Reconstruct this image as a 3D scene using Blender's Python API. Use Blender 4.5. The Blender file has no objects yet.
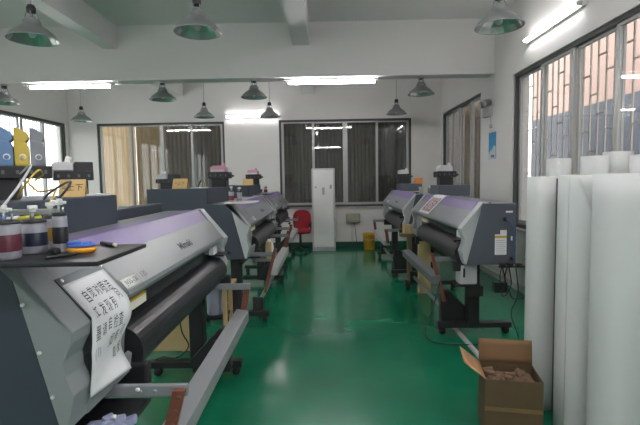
import bpy, bmesh, math, random
from mathutils import Vector, Matrix
random.seed(7)
PI = math.pi
COL = bpy.context.scene.collection
scene = bpy.context.scene

# ------------------------------------------------------------------ materials
def srgb(r, g, b):
    def f(c):
        c /= 255.0
        return c / 12.92 if c <= 0.04045 else ((c + 0.055) / 1.055) ** 2.4
    return (f(r), f(g), f(b), 1.0)

MATS = {}
def mat(name, col, rough=0.5, metal=0.0, spec=0.5, noise=0.0, nscale=8.0, bump=0.0, bscale=60.0,
        trans=0.0, coat=0.0, emit=None, estr=0.0, alpha=1.0):
    if name in MATS:
        return MATS[name]
    m = bpy.data.materials.new(name)
    m.use_nodes = True
    nt = m.node_tree
    b = nt.nodes['Principled BSDF']
    c = srgb(*col)
    b.inputs['Base Color'].default_value = c
    b.inputs['Roughness'].default_value = rough
    b.inputs['Metallic'].default_value = metal
    b.inputs['Specular IOR Level'].default_value = spec
    b.inputs['Coat Weight'].default_value = coat
    b.inputs['Coat Roughness'].default_value = 0.08
    b.inputs['Transmission Weight'].default_value = trans
    b.inputs['Alpha'].default_value = alpha
    if emit:
        b.inputs['Emission Color'].default_value = srgb(*emit)
        b.inputs['Emission Strength'].default_value = estr
    tc = nt.nodes.new('ShaderNodeTexCoord')
    if noise > 0:
        n = nt.nodes.new('ShaderNodeTexNoise')
        n.inputs['Scale'].default_value = nscale
        n.inputs['Detail'].default_value = 4
        nt.links.new(tc.outputs['Object'], n.inputs['Vector'])
        mx = nt.nodes.new('ShaderNodeMix'); mx.data_type = 'RGBA'
        mx.inputs[6].default_value = tuple(max(0, x * (1 - noise)) for x in c[:3]) + (1,)
        mx.inputs[7].default_value = tuple(min(1, x * (1 + noise)) for x in c[:3]) + (1,)
        nt.links.new(n.outputs['Fac'], mx.inputs[0])
        nt.links.new(mx.outputs[2], b.inputs['Base Color'])
    if bump > 0:
        n2 = nt.nodes.new('ShaderNodeTexNoise')
        n2.inputs['Scale'].default_value = bscale
        nt.links.new(tc.outputs['Object'], n2.inputs['Vector'])
        bp = nt.nodes.new('ShaderNodeBump')
        bp.inputs['Strength'].default_value = bump
        bp.inputs['Distance'].default_value = 0.01
        nt.links.new(n2.outputs['Fac'], bp.inputs['Height'])
        nt.links.new(bp.outputs['Normal'], b.inputs['Normal'])
    MATS[name] = m
    return m

def glass_mat():
    m = bpy.data.materials.new('window_glass'); m.use_nodes = True
    nt = m.node_tree; nt.nodes.clear()
    o = nt.nodes.new('ShaderNodeOutputMaterial')
    t = nt.nodes.new('ShaderNodeBsdfTransparent'); t.inputs[0].default_value = (0.91, 0.92, 0.915, 1)
    g = nt.nodes.new('ShaderNodeBsdfGlossy'); g.inputs['Roughness'].default_value = 0.01
    lw = nt.nodes.new('ShaderNodeLayerWeight')
    pw_ = nt.nodes.new('ShaderNodeMath'); pw_.operation = 'POWER'; pw_.inputs[1].default_value = 5
    nt.links.new(lw.outputs['Facing'], pw_.inputs[0])
    f = nt.nodes.new('ShaderNodeMath'); f.operation = 'MULTIPLY_ADD'; f.inputs[1].default_value = 0.95; f.inputs[2].default_value = 0.045
    nt.links.new(pw_.outputs[0], f.inputs[0])
    mx = nt.nodes.new('ShaderNodeMixShader')
    nt.links.new(f.outputs[0], mx.inputs[0]); nt.links.new(t.outputs[0], mx.inputs[1]); nt.links.new(g.outputs[0], mx.inputs[2])
    nt.links.new(mx.outputs[0], o.inputs[0])
    return m

def thin_mat(name, col, tl=0.4, rough=0.6, wave=0.0):
    """diffuse + translucent sheet (curtain cloth, paper film)"""
    m = bpy.data.materials.new(name); m.use_nodes = True
    nt = m.node_tree; nt.nodes.clear()
    o = nt.nodes.new('ShaderNodeOutputMaterial')
    d = nt.nodes.new('ShaderNodeBsdfPrincipled'); d.inputs['Base Color'].default_value = srgb(*col); d.inputs['Roughness'].default_value = rough
    t = nt.nodes.new('ShaderNodeBsdfTranslucent'); t.inputs[0].default_value = srgb(*col)
    mx = nt.nodes.new('ShaderNodeMixShader'); mx.inputs[0].default_value = tl
    n = nt.nodes.new('ShaderNodeTexNoise'); n.inputs['Scale'].default_value = 25
    tc = nt.nodes.new('ShaderNodeTexCoord'); nt.links.new(tc.outputs['Object'], n.inputs['Vector'])
    bp = nt.nodes.new('ShaderNodeBump'); bp.inputs['Strength'].default_value = 0.1
    nt.links.new(n.outputs['Fac'], bp.inputs['Height']); nt.links.new(bp.outputs['Normal'], d.inputs['Normal'])
    nt.links.new(d.outputs[0], mx.inputs[1]); nt.links.new(t.outputs[0], mx.inputs[2]); nt.links.new(mx.outputs[0], o.inputs[0])
    return m

def emis_mat(name, col, s):
    m = bpy.data.materials.new(name); m.use_nodes = True
    nt = m.node_tree; nt.nodes.clear()
    o = nt.nodes.new('ShaderNodeOutputMaterial'); e = nt.nodes.new('ShaderNodeEmission')
    e.inputs[0].default_value = srgb(*col); e.inputs[1].default_value = s
    nt.links.new(e.outputs[0], o.inputs[0])
    return m

WALL = mat('wall_paint', (217, 215, 212), 0.85, noise=0.03, nscale=1.5, bump=0.05, bscale=90)
CEIL = mat('ceiling_paint', (222, 220, 219), 0.9, noise=0.03, nscale=0.8)
GREEN = mat('skirting_green', (18, 84, 66), 0.45, noise=0.08)
SILVER = mat('silver_plastic', (140, 145, 147), 0.38, noise=0.02, nscale=4)
SILVERW = mat('pale_silver_plastic', (172, 178, 180), 0.35)
COVER = mat('grey_top_plastic', (128, 131, 132), 0.5, noise=0.03)
LIDM = mat('lid_silver', (124, 129, 131), 0.36, noise=0.02, nscale=4)
LAV = mat('lavender_plastic', (122, 108, 154), 0.4, noise=0.02)
DARK = mat('blue_charcoal_plastic', (58, 67, 78), 0.5, noise=0.05, nscale=3)
DARK_LIT = mat('charcoal_plastic_lit', (82, 88, 98), 0.5, noise=0.04, nscale=3)  # same charcoal plastic, lightened for the light falling on the right row
BLACK = mat('black_metal', (36, 37, 39), 0.5, noise=0.1)
BLACKP = mat('black_plastic', (32, 33, 37), 0.42, noise=0.05)
APRON = mat('dark_apron_metal', (42, 43, 47), 0.38, noise=0.04)
SLOT = mat('smoked_window', (30, 42, 42), 0.2)
GREYM = mat('grey_painted_metal', (136, 139, 143), 0.45, noise=0.03)
GREYL = mat('pale_bar_metal', (170, 172, 172), 0.45, noise=0.03)
COPPER = mat('copper_lever', (122, 72, 60), 0.45, noise=0.25, nscale=40)
CHROME = mat('polished_aluminium', (205, 208, 210), 0.18, metal=1.0)
STEEL = mat('steel_pipe', (165, 168, 170), 0.35, metal=0.7)
ALU = mat('window_aluminium', (168, 170, 168), 0.4, metal=0.3)
ALUD = mat('window_bronze_edge', (66, 66, 66), 0.5)
WHITE = mat('white_plastic', (222, 223, 220), 0.5, noise=0.02)
WHITEP = mat('white_paper', (226, 227, 230), 0.75)
CARD_SHADED = mat('cardboard', (90, 73, 50), 0.85, noise=0.1, nscale=14)  # carton's shaded faces, with the shade put into the colour
CARD_LIT = mat('cardboard_lit', (168, 128, 90), 0.85, noise=0.08, nscale=14)  # same cardboard, lightened for the flap that catches the light
TAN = mat('tan_board', (196, 176, 128), 0.8, noise=0.06)
INKTXT = mat('black_ink', (25, 25, 32), 0.7)
DGREY = mat('dark_grey_print', (70, 74, 80), 0.7)
GLASS = glass_mat()
TUBE = emis_mat('fluorescent_tube', (253, 248, 250), 26.0)
TUBEW = emis_mat('dim_fluorescent_tube', (253, 248, 250), 6.0)  # same kind of tube, strength lowered to hold down the wall glow
TUBER = emis_mat('wall_fluorescent_tube', (253, 248, 250), 3.5)
TUBEM = emis_mat('bright_fluorescent_tube', (253, 248, 250), 27.0)  # same kind of tube, strength set for the light balance

# ------------------------------------------------------------------ mesh builder
class MB:
    def __init__(s):
        s.bm = bmesh.new()
    def _merge(s, verts, faces, smooth=False):
        vs = [s.bm.verts.new(v) for v in verts]
        for f in faces:
            try:
                fc = s.bm.faces.new([vs[i] for i in f]); fc.smooth = smooth
            except ValueError:
                pass
        return vs
    def box(s, x0, x1, y0, y1, z0, z1, bev=0.0, seg=2, M=None):
        t = bmesh.new()
        bmesh.ops.create_cube(t, size=1.0)
        for v in t.verts:
            v.co = Vector(((x0 + x1) / 2 + v.co.x * (x1 - x0), (y0 + y1) / 2 + v.co.y * (y1 - y0), (z0 + z1) / 2 + v.co.z * (z1 - z0)))
        if bev > 0:
            bmesh.ops.bevel(t, geom=list(t.edges), offset=bev, segments=seg, affect='EDGES', profile=0.6)
        return s.add(t, M)
    def add(s, t, M=None, smooth=False):
        if M is not None:
            bmesh.ops.transform(t, matrix=M, verts=list(t.verts))
        t.verts.ensure_lookup_table()
        idx = {v: i for i, v in enumerate(t.verts)}
        s._merge([v.co.copy() for v in t.verts], [[idx[v] for v in f.verts] for f in t.faces], smooth)
        t.free()
        return s
    def prism(s, prof, x0, x1, axis='x', bev=0.0, M=None, smooth=False):
        """prof: list of 2D points; axis x -> (y,z); axis y -> (x,z); axis z -> (x,y)"""
        t = bmesh.new()
        def P(p, a):
            return (a, p[0], p[1]) if axis == 'x' else (p[0], a, p[1]) if axis == 'y' else (p[0], p[1], a)
        a = [t.verts.new(P(p, x0)) for p in prof]; b = [t.verts.new(P(p, x1)) for p in prof]
        n = len(prof)
        t.faces.new(a); t.faces.new(list(reversed(b)))
        for i in range(n):
            t.faces.new([a[i], b[i], b[(i + 1) % n], a[(i + 1) % n]])
        bmesh.ops.recalc_face_normals(t, faces=list(t.faces))
        if bev > 0:
            bmesh.ops.bevel(t, geom=list(t.edges), offset=bev, segments=2, affect='EDGES', profile=0.6)
        return s.add(t, M, smooth)
    def lathe(s, prof, cx=0, cy=0, cz=0, n=24, M=None, smooth=True):
        """prof: list of (r,z); open profile revolved round z"""
        t = bmesh.new(); rings = []
        for r, z in prof:
            if r < 1e-6:
                rings.append([t.verts.new((cx, cy, cz + z))])
            else:
                rings.append([t.verts.new((cx + r * math.cos(2 * PI * k / n), cy + r * math.sin(2 * PI * k / n), cz + z)) for k in range(n)])
        for A, B in zip(rings, rings[1:]):
            for k in range(n):
                k2 = (k + 1) % n
                if len(A) == 1 and len(B) == 1: continue
                if len(A) == 1: t.faces.new([A[0], B[k2], B[k]])
                elif len(B) == 1: t.faces.new([A[k], A[k2], B[0]])
                else: t.faces.new([A[k], A[k2], B[k2], B[k]])
        bmesh.ops.recalc_face_normals(t, faces=list(t.faces))
        return s.add(t, M, smooth)
    def cyl(s, p, q, r, n=16, r2=None):
        p = Vector(p); q = Vector(q); d = q - p; L = d.length
        M = Matrix.Translation(p) @ d.to_track_quat('Z', 'Y').to_matrix().to_4x4()
        r2 = r if r2 is None else r2
        b = min(r * 0.12, 0.003)
        return s.lathe([(0, 0), (r - b, 0), (r, b), (r2, L - b), (r2 - b, L), (0, L)], n=n, M=M)
    def tube(s, pts, r, n=8, sub=6):
        pts = [Vector(p) for p in pts]
        if len(pts) > 2 and sub > 1:                     # Catmull-Rom
            out = []
            for i in range(len(pts) - 1):
                p0 = pts[max(i - 1, 0)]; p1 = pts[i]; p2 = pts[i + 1]; p3 = pts[min(i + 2, len(pts) - 1)]
                for k in range(sub):
                    u = k / sub
                    out.append(0.5 * ((2 * p1) + (-p0 + p2) * u + (2 * p0 - 5 * p1 + 4 * p2 - p3) * u * u + (-p0 + 3 * p1 - 3 * p2 + p3) * u ** 3))
            out.append(pts[-1]); pts = out
        t = bmesh.new(); rings = []; ref = Vector((0, 0, 1))
        for i, p in enumerate(pts):
            d = (pts[min(i + 1, len(pts) - 1)] - pts[max(i - 1, 0)])
            if d.length < 1e-9: d = Vector((0, 0, 1))
            d.normalize()
            if abs(d.dot(ref)) > 0.95: ref = Vector((1, 0, 0)) if abs(d.x) < 0.9 else Vector((0, 1, 0))
            a = d.cross(ref).normalized(); b = d.cross(a).normalized(); ref = -b if False else ref
            rings.append([t.verts.new(p + a * r * math.cos(2 * PI * k / n) + b * r * math.sin(2 * PI * k / n)) for k in range(n)])
        for A, B in zip(rings, rings[1:]):
            for k in range(n):
                t.faces.new([A[k], A[(k + 1) % n], B[(k + 1) % n], B[k]])
        t.faces.new(rings[0]); t.faces.new(list(reversed(rings[-1])))
        bmesh.ops.recalc_face_normals(t, faces=list(t.faces))
        return s.add(t, None, True)
    def sheet(s, fn, nu, nv, thick=0.001):
        """grid surface fn(u,v)->Vector, given a small real thickness"""
        P = [[Vector(fn(i / nu, j / nv)) for j in range(nv + 1)] for i in range(nu + 1)]
        t = bmesh.new()
        N = [[None] * (nv + 1) for _ in range(nu + 1)]
        for i in range(nu + 1):
            for j in range(nv + 1):
                du = P[min(i + 1, nu)][j] - P[max(i - 1, 0)][j]; dv = P[i][min(j + 1, nv)] - P[i][max(j - 1, 0)]
                N[i][j] = du.cross(dv).normalized()
        A = [[t.verts.new(P[i][j]) for j in range(nv + 1)] for i in range(nu + 1)]
        B = [[t.verts.new(P[i][j] - N[i][j] * thick) for j in range(nv + 1)] for i in range(nu + 1)]
        for i in range(nu):
            for j in range(nv):
                t.faces.new([A[i][j], A[i + 1][j], A[i + 1][j + 1], A[i][j + 1]])
                t.faces.new([B[i][j + 1], B[i + 1][j + 1], B[i + 1][j], B[i][j]])
        for i in range(nu):
            t.faces.new([A[i][0], B[i][0], B[i + 1][0], A[i + 1][0]]); t.faces.new([A[i][nv], A[i + 1][nv], B[i + 1][nv], B[i][nv]])
        for j in range(nv):
            t.faces.new([A[0][j], A[0][j + 1], B[0][j + 1], B[0][j]]); t.faces.new([A[nu][j], B[nu][j], B[nu][j + 1], A[nu][j + 1]])
        return s.add(t, None, True)
    def build(s, name, m, parent=None):
        me = bpy.data.meshes.new(name)
        s.bm.to_mesh(me); s.bm.free()
        me.materials.append(m)
        o = bpy.data.objects.new(name, me); COL.objects.link(o)
        if parent is not None: o.parent = parent
        return o

def tag(o, label=None, cat=None, group=None, kind=None):
    if label: o['label'] = label
    if cat: o['category'] = cat
    if group: o['group'] = group
    if kind: o['kind'] = kind
    return o
def thing(name, label, cat, loc=(0, 0, 0), rz=0.0, group=None):
    o = bpy.data.objects.new(name, None); COL.objects.link(o)
    o.empty_display_size = 0.05
    o.location = loc; o.rotation_euler = (0, 0, rz)
    return tag(o, label, cat, group)
def struct(name, mb, m, parent=None):
    o = mb.build(name, m, parent)
    if parent is None: o['kind'] = 'structure'
    return o
def copy_tree(o, loc=None, rz=None, label=None, group=None, parent=None):
    c = o.copy(); COL.objects.link(c); c.parent = parent
    if loc is not None: c.location = loc
    if rz is not None: c.rotation_euler = (0, 0, rz)
    if label: c['label'] = label
    if group: c['group'] = group
    for ch in list(o.children):
        copy_tree(ch, parent=c)
    return c

def text_mesh(txt, size, bold=0.0):
    """triangulated outline of a piece of writing in the z=0 plane, as (verts, faces)"""
    cu = bpy.data.curves.new('writing', 'FONT')
    cu.body = txt; cu.size = size; cu.offset = bold; cu.fill_mode = 'FRONT'; cu.resolution_u = 3
    cu.align_x = 'CENTER'; cu.align_y = 'CENTER'
    ob = bpy.data.objects.new('writing', cu); COL.objects.link(ob)
    dg = bpy.context.evaluated_depsgraph_get()
    me = bpy.data.meshes.new_from_object(ob.evaluated_get(dg))
    v = [x.co.copy() for x in me.vertices]; f = [list(p.vertices) for p in me.polygons]
    bpy.data.objects.remove(ob); bpy.data.curves.remove(cu); bpy.data.meshes.remove(me)
    return v, f
def put_text(mb, txt, size, fn, bold=0.0):
    v, f = text_mesh(txt, size, bold)
    mb._merge([fn(p) for p in v], f)

# ------------------------------------------------------------------ room shell
XL, XR, YB, YF, ZC = -6.0, 2.72, 10.62, -3.0, 4.1
WT = 0.24

def floor_mat():
    m = bpy.data.materials.new('green_epoxy'); m.use_nodes = True
    nt = m.node_tree; b = nt.nodes['Principled BSDF']
    tc = nt.nodes.new('ShaderNodeTexCoord')
    n = nt.nodes.new('ShaderNodeTexNoise'); n.inputs['Scale'].default_value = 1.2; n.inputs['Detail'].default_value = 6
    nt.links.new(tc.outputs['Object'], n.inputs['Vector'])
    r = nt.nodes.new('ShaderNodeValToRGB')
    r.color_ramp.elements[0].position = 0.3; r.color_ramp.elements[0].color = srgb(14, 104, 74)
    r.color_ramp.elements[1].position = 0.75; r.color_ramp.elements[1].color = srgb(24, 124, 88)
    nt.links.new(n.outputs['Fac'], r.inputs[0]); nt.links.new(r.outputs[0], b.inputs['Base Color'])
    n2 = nt.nodes.new('ShaderNodeTexNoise'); n2.inputs['Scale'].default_value = 5; n2.inputs['Detail'].default_value = 5
    nt.links.new(tc.outputs['Object'], n2.inputs['Vector'])
    mr = nt.nodes.new('ShaderNodeMapRange'); mr.inputs[3].default_value = 0.10; mr.inputs[4].default_value = 0.24
    nt.links.new(n2.outputs['Fac'], mr.inputs[0]); nt.links.new(mr.outputs[0], b.inputs['Roughness'])
    n3 = nt.nodes.new('ShaderNodeTexNoise'); n3.inputs['Scale'].default_value = 3.5
    nt.links.new(tc.outputs['Object'], n3.inputs['Vector'])
    bp = nt.nodes.new('ShaderNodeBump'); bp.inputs['Strength'].default_value = 0.025; bp.inputs['Distance'].default_value = 0.02
    nt.links.new(n3.outputs['Fac'], bp.inputs['Height']); nt.links.new(bp.outputs['Normal'], b.inputs['Normal'])
    b.inputs['Specular IOR Level'].default_value = 0.55
    return m

struct('floor', MB().box(XL - WT, XR + WT, YF - WT, YB + WT, -0.15, 0), floor_mat())
struct('ceiling', MB().box(XL - WT, XR + WT, YF - WT, YB + WT, ZC, ZC + 0.2), CEIL)

def wall(name, along, at, out, a0, a1, holes):
    """wall in plane (along axis a) with rectangular holes (a0,a1,z0,z1); 'at' inner face, 'out' +1/-1 outward"""
    mb = MB(); lo, hi = (at, at + WT) if out > 0 else (at - WT, at)
    def seg(p, q, z0, z1):
        if q - p < 1e-4 or z1 - z0 < 1e-4: return
        if along == 'x': mb.box(p, q, lo, hi, z0, z1)
        else: mb.box(lo, hi, p, q, z0, z1)
    cur = a0
    for h0, h1, z0, z1 in sorted(holes):
        seg(cur, h0, 0, ZC); seg(h0, h1, 0, z0); seg(h0, h1, z1, ZC); cur = h1
    seg(cur, a1, 0, ZC)
    return struct(name, mb, WALL)

ZT, ZS = 3.04, 0.96
HB1 = (-5.34, -2.34, ZS, 3.0); HB2 = (-1.06, 2.03, ZS, 3.01)
HR1 = (3.55, 6.62, 0.88, 3.06); HR2 = (7.95, 10.52, 0.92, 3.07)
HL1 = (7.5, 10.5, ZS, 3.0); HL2 = (3.4, 6.6, ZS, 3.0)
HL3 = (-2.4, 0.8, ZS, 3.0); HR3 = (-2.4, 0.8, 0.88, 3.06)  # unseen side windows, added to let more light into the room
wall('wall_back', 'x', YB, 1, XL - WT, XR + WT, [HB1, HB2])
wall('wall_right', 'y', XR, 1, YF, YB, [HR1, HR2, HR3])
wall('wall_left', 'y', XL, -1, YF, YB, [HL1, HL2, HL3])
wall('wall_front', 'x', YF, -1, XL - WT, XR + WT, [])
# green painted skirting band
struct('baseboard_back', MB().box(XL, XR, YB - 0.012, YB, 0, 0.13, 0.003), GREEN)
SKR = mat('pale_skirting', (178, 180, 174), 0.6)
struct('baseboard_right', MB().box(XR - 0.03, XR, YF, YB - 0.012, 0, 0.09, 0.004), SKR)
struct('baseboard_left', MB().box(XL, XL + 0.012, YF, YB - 0.012, 0, 0.13, 0.003), GREEN)

# beams
def beam(name, x0, x1, y0, y1, z0):
    struct(name, MB().box(x0, x1, y0, y1, z0, ZC + 0.01), CEIL)
beam('trim_1', XL, XR, 7.32, 7.62, 3.245)
beam('trim_2', XL, XR, -0.9, -0.6, 3.245)
for i, (x0, x1) in enumerate(((-0.48, -0.22), (-3.50, -3.28))):
    beam('trim_%d' % (3 + i * 2), x0, x1, -0.6, 7.32, 3.74)
    beam('trim_%d' % (4 + i * 2), x0 - 0.02, x1, 7.62, YB, 3.6)

# windows ---------------------------------------------------------------
def window(name, along, at, out, hole, panes, depth=0.025, sill=True):
    """aluminium sliding window set back in its opening; panes = number of sashes"""
    a0, a1, z0, z1 = hole
    root = thing(name, None, None); root['kind'] = 'structure'
    def bx(mb, p, q, d0, d1, c0, c1, bev=0.003):
        lo, hi = sorted((at + out * d0, at + out * d1))
        if along == 'x': mb.box(p, q, lo, hi, c0, c1, bev)
        else: mb.box(lo, hi, p, q, c0, c1, bev)
    fr = MB(); w = 0.05; d0, d1 = depth, depth + 0.09
    bx(fr, a0, a0 + w, d0, d1, z0, z1); bx(fr, a1 - w, a1, d0, d1, z0, z1)
    bx(fr, a0 + w, a1 - w, d0, d1, z0, z0 + w); bx(fr, a0 + w, a1 - w, d0, d1, z1 - w, z1)
    fr.build('window_frame', ALUD, root)
    n = panes; pw = (a1 - a0 - 2 * w) / n
    for k in range(n):
        p = a0 + w + k * pw; q = p + pw
        off = 0.012 if (k % 2 == 0) else 0.05
        if k % 2: p -= 0.025; q += 0.0
        else: q += 0.025
        p = max(p, a0 + w); q = min(q, a1 - w)
        s = MB(); sw = 0.055
        bx(s, p, p + sw, d0 + off, d0 + off + 0.03, z0 + w, z1 - w); bx(s, q - sw, q, d0 + off, d0 + off + 0.03, z0 + w, z1 - w)
        bx(s, p + sw, q - sw, d0 + off, d0 + off + 0.03, z0 + w, z0 + w + sw); bx(s, p + sw, q - sw, d0 + off, d0 + off + 0.03, z1 - w - 0.03, z1 - w)
        so = s.build('sash', ALU, root)
        g = MB(); bx(g, p + sw, q - sw, d0 + off + 0.012, d0 + off + 0.016, z0 + w + sw, z1 - w - 0.03, 0)
        g.build('pane', GLASS, so)
    if sill:
        s = MB(); bx(s, a0 - 0.04, a1 + 0.04, -0.035, depth, z0 - 0.035, z0, 0.006)
        s.build('window_sill', mat('sill_stone', (168, 168, 164), 0.5), root)
    return root
window('window_1', 'x', YB, 1, HB1, 4)
window('window_2', 'x', YB, 1, HB2, 4)
window('window_3', 'y', XR, 1, HR1, 4)
window('window_4', 'y', XR, 1, HR2, 4)
window('window_5', 'y', XL, -1, HL1, 4)
window('window_6', 'y', XL, -1, HL2, 4)
window('added_window_7', 'y', XL, -1, HL3, 4)
window('added_window_8', 'y', XR, 1, HR3, 4)

# security grilles outside the side windows
def grille(label, x, hole, m, step=0.14, hb=0.008):
    a0, a1, z0, z1 = hole
    mb = MB(); y = a0 + 0.04; k = 0
    while y < a1 + 0.2:
        mb.box(x - hb, x + hb, y - hb, y + hb, z0 - 0.1, z1 + 0.1)
        z = z0 + 0.15 + (k % 3) * 0.22
        while z < z1:
            mb.box(x - 0.006, x + 0.006, y, y + step, z - 0.008, z + 0.008); z += 0.62
        y += step; k += 1
    o = mb.build('security_grille', m)
    tag(o, label, 'window bars', 'window security bars')
BARM = mat('pale_bar_paint', (178, 168, 158), 0.6)
BARW = mat('white_bar_paint', (200, 202, 202), 0.6)
grille('pale security bars with staggered rungs outside the large window behind the white rolls', XR + WT + 0.0125, HR1, BARM)
grille('thin white security bars outside the bright window in the left wall', XL - WT - 0.0125, HL1, BARW, 0.12, 0.008)

# curtains behind the glass of the back wall and the far right window
def curtain(label, along, at, a0, a1, z0, z1, col, tl, group, amp=0.03, fold=0.11):
    m = thin_mat('cloth_' + '_'.join(map(str, col)) + str(tl), col, tl, 0.9)
    mb = MB(); n = int((a1 - a0) / 0.018); ph = random.random() * 6
    def fn(u, v):
        a = a0 + u * (a1 - a0); z = z0 + v * (z1 - z0)
        d = amp * (math.sin(a / fold * 2 * PI + ph) + 0.35 * math.sin(a / fold * 0.73 * 2 * PI + ph * 2 + 0.4 * math.sin(z * 1.5)))
        return (a, at + d, z) if along == 'x' else (at + d, a, z)
    mb.sheet(fn, n, 10, 0.002)
    o = mb.build('curtain', m); tag(o, label, 'curtain', group)
pw = 2.9 / 4
cb = YB + WT + 0.12
cols = [((214, 202, 182), 0.5), ((176, 163, 140), 0.4), ((140, 132, 122), 0.25), ((128, 123, 116), 0.25)]
labs = ['bright cream pleated curtain behind the first pane from the back wall corner', 'tan pleated curtain behind glass next to the bright cream curtain',
        'taupe pleated curtain behind glass above the small grey ink unit', 'taupe grey curtain behind the pane beside the bare stretch of back wall']
for k in range(4):
    a = -5.34 + 0.05 + k * pw
    curtain(labs[k], 'x', cb, a - (0.35 if k == 0 else 0), a + pw - 0.01, ZS - 0.15, 3.12, cols[k][0], cols[k][1], 'curtains in the back window by the corner')
labs = ['dark grey curtain behind the pane above the red chair', 'dark grey curtain behind the pane with the white cabinet in front',
        'dark grey curtain behind the pane above the yellow bucket', 'dark grey curtain behind the end pane beside the far right corner']
pw = 3.0 / 4
for k in range(4):
    a = -1.06 + 0.05 + k * pw
    curtain(labs[k], 'x', cb, a, a + pw - 0.01, ZS - 0.15, 3.12, [(106, 103, 98), (98, 95, 91), (104, 101, 95), (92, 90, 87)][k], 0.2, 'dark curtains in the back window', 0.02, 0.09)
pw = 2.42 / 3
rl = ['brown curtain behind the far right window pane next to the back corner', 'grey curtain behind the middle of the far right window',
      'pale beige curtain behind the far right window pane beside the blue poster']
for k in range(3):
    a = 10.45 - (k + 1) * pw
    curtain(rl[k], 'y', XR + WT + 0.14, a + 0.01, a + pw, 0.75, 3.15, [(168, 148, 120), (186, 178, 168), (222, 206, 184)][k], [0.35, 0.45, 0.6][k], 'curtains in the far right window')

# outside: brick block opposite the right windows, unseen light-blocking wall behind the back wall, yard
def panel_wall_mat():
    m = bpy.data.materials.new('pink_brick_panel'); m.use_nodes = True
    nt = m.node_tree; b = nt.nodes['Principled BSDF']; b.inputs['Roughness'].default_value = 0.9
    tc = nt.nodes.new('ShaderNodeTexCoord')
    mp = nt.nodes.new('ShaderNodeMapping'); mp.inputs['Rotation'].default_value = (PI / 2, 0, PI / 2)
    nt.links.new(tc.outputs['Object'], mp.inputs['Vector'])
    br = nt.nodes.new('ShaderNodeTexBrick')
    br.inputs['Scale'].default_value = 6
    br.inputs['Color1'].default_value = srgb(196, 160, 146); br.inputs['Color2'].default_value = srgb(206, 172, 156); br.inputs['Mortar'].default_value = srgb(178, 150, 140)
    nt.links.new(mp.outputs[0], br.inputs['Vector']); nt.links.new(br.outputs[0], b.inputs['Base Color'])
    return m
ob = thing('neighbouring_building', 'pink brick building with dark lower storey seen through the large right window', 'building', (6.2, 8, 0))
MB().box(0.0, 3.0, -9.0, 5.6, 3.25, 5.6).build('brick_wall', panel_wall_mat(), ob)
MB().box(0.0, 3.0, -9.0, 5.6, 0.0, 3.25).build('ground_storey', mat('dark_storey', (84, 88, 98), 0.8, noise=0.15, nscale=1.5), ob)
MB().box(-0.03, 3.05, -9.0, 5.65, 5.6, 6.4).build('roof_parapet', mat('pale_parapet', (214, 204, 198), 0.9), ob)
o = MB().box(-3.9, 4.2, YB + 1.5, YB + 1.7, 0, 5.5).build('skylight_blocker', mat('blocker_grey', (96, 94, 90), 0.9, noise=0.1)); o['kind'] = 'structure'  # added so that skylight reaches only the curtains by the corner
o = MB().box(-40, XL - WT - 0.001, -30, 40, -0.16, -0.02).build('ground_yard', mat('yard_concrete', (150, 150, 145), 0.9, noise=0.1)); o['kind'] = 'structure'
o = MB().box(XR + WT + 0.001, 40, -30, 40, -0.16, -0.02).build('ground_lane', mat('yard_concrete', (150, 150, 145), 0.9)); o['kind'] = 'structure'

# ------------------------------------------------------------------ lights: tubes and pendant lamps
def tube_light(label, cx, cy, cz, length, along='x', wallside=None, tm=None):
    """fluorescent batten: cz is the tube height"""
    t = thing('tube_light', label, 'light', (cx, cy, cz), 0 if along == 'x' else PI / 2, 'fluorescent tube lights')
    L = length / 2
    h = MB(); e = MB(); g = MB()
    if wallside is None:
        h.box(-L - 0.05, L + 0.05, -0.035, 0.035, 0.03, 0.065 if wallside is None else 0.06, 0.006)
        for s in (-1, 1): e.box(s * L - 0.012 if s > 0 else -L - 0.03, L + 0.03 if s > 0 else -L + 0.012, -0.02, 0.02, -0.02, 0.03, 0.004)
    else:
        h.box(-L - 0.05, L + 0.05, wallside * 0.03 if wallside > 0 else -0.065, 0.065 if wallside > 0 else -0.03, -0.035, 0.035, 0.006)
        for s in (-1, 1): e.box(s * L - 0.012 if s > 0 else -L - 0.03, L + 0.03 if s > 0 else -L + 0.012, -0.02 if wallside > 0 else -0.032, 0.032 if wallside > 0 else 0.02, -0.02, 0.02, 0.004)
    g.cyl((-L + 0.01, 0, 0), (L - 0.01, 0, 0), 0.016, 12)
    h.build('housing', WHITE, t); e.build('lamp_holder', GREYL, t); g.build('tube', tm or TUBE if wallside is None else TUBEW, t)
    return t
tube_light('fluorescent tube fixed under the cross beam in the middle of the room', 0.13, 7.47, 3.18, 1.42, tm=TUBEM)
tube_light('fluorescent tube under the cross beam above the bright left window', -4.15, 7.47, 3.18, 1.34, tm=TUBEM)
tube_light('short glowing tube on the back wall between the two windows', -1.66, YB - 0.066, 3.1, 1.25, 'x', 1)
tube_light('sloping-looking bright tube high on the right wall above the large window', XR - 0.066, 5.48, 3.385, 1.27, 'y', -1, TUBER)
tube_light('tube fixed under the front cross beam towards the right side', 0.13, -0.75, 3.18, 1.3)
tube_light('tube fixed under the front cross beam towards the left side', -4.15, -0.75, 3.18, 1.3)

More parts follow.
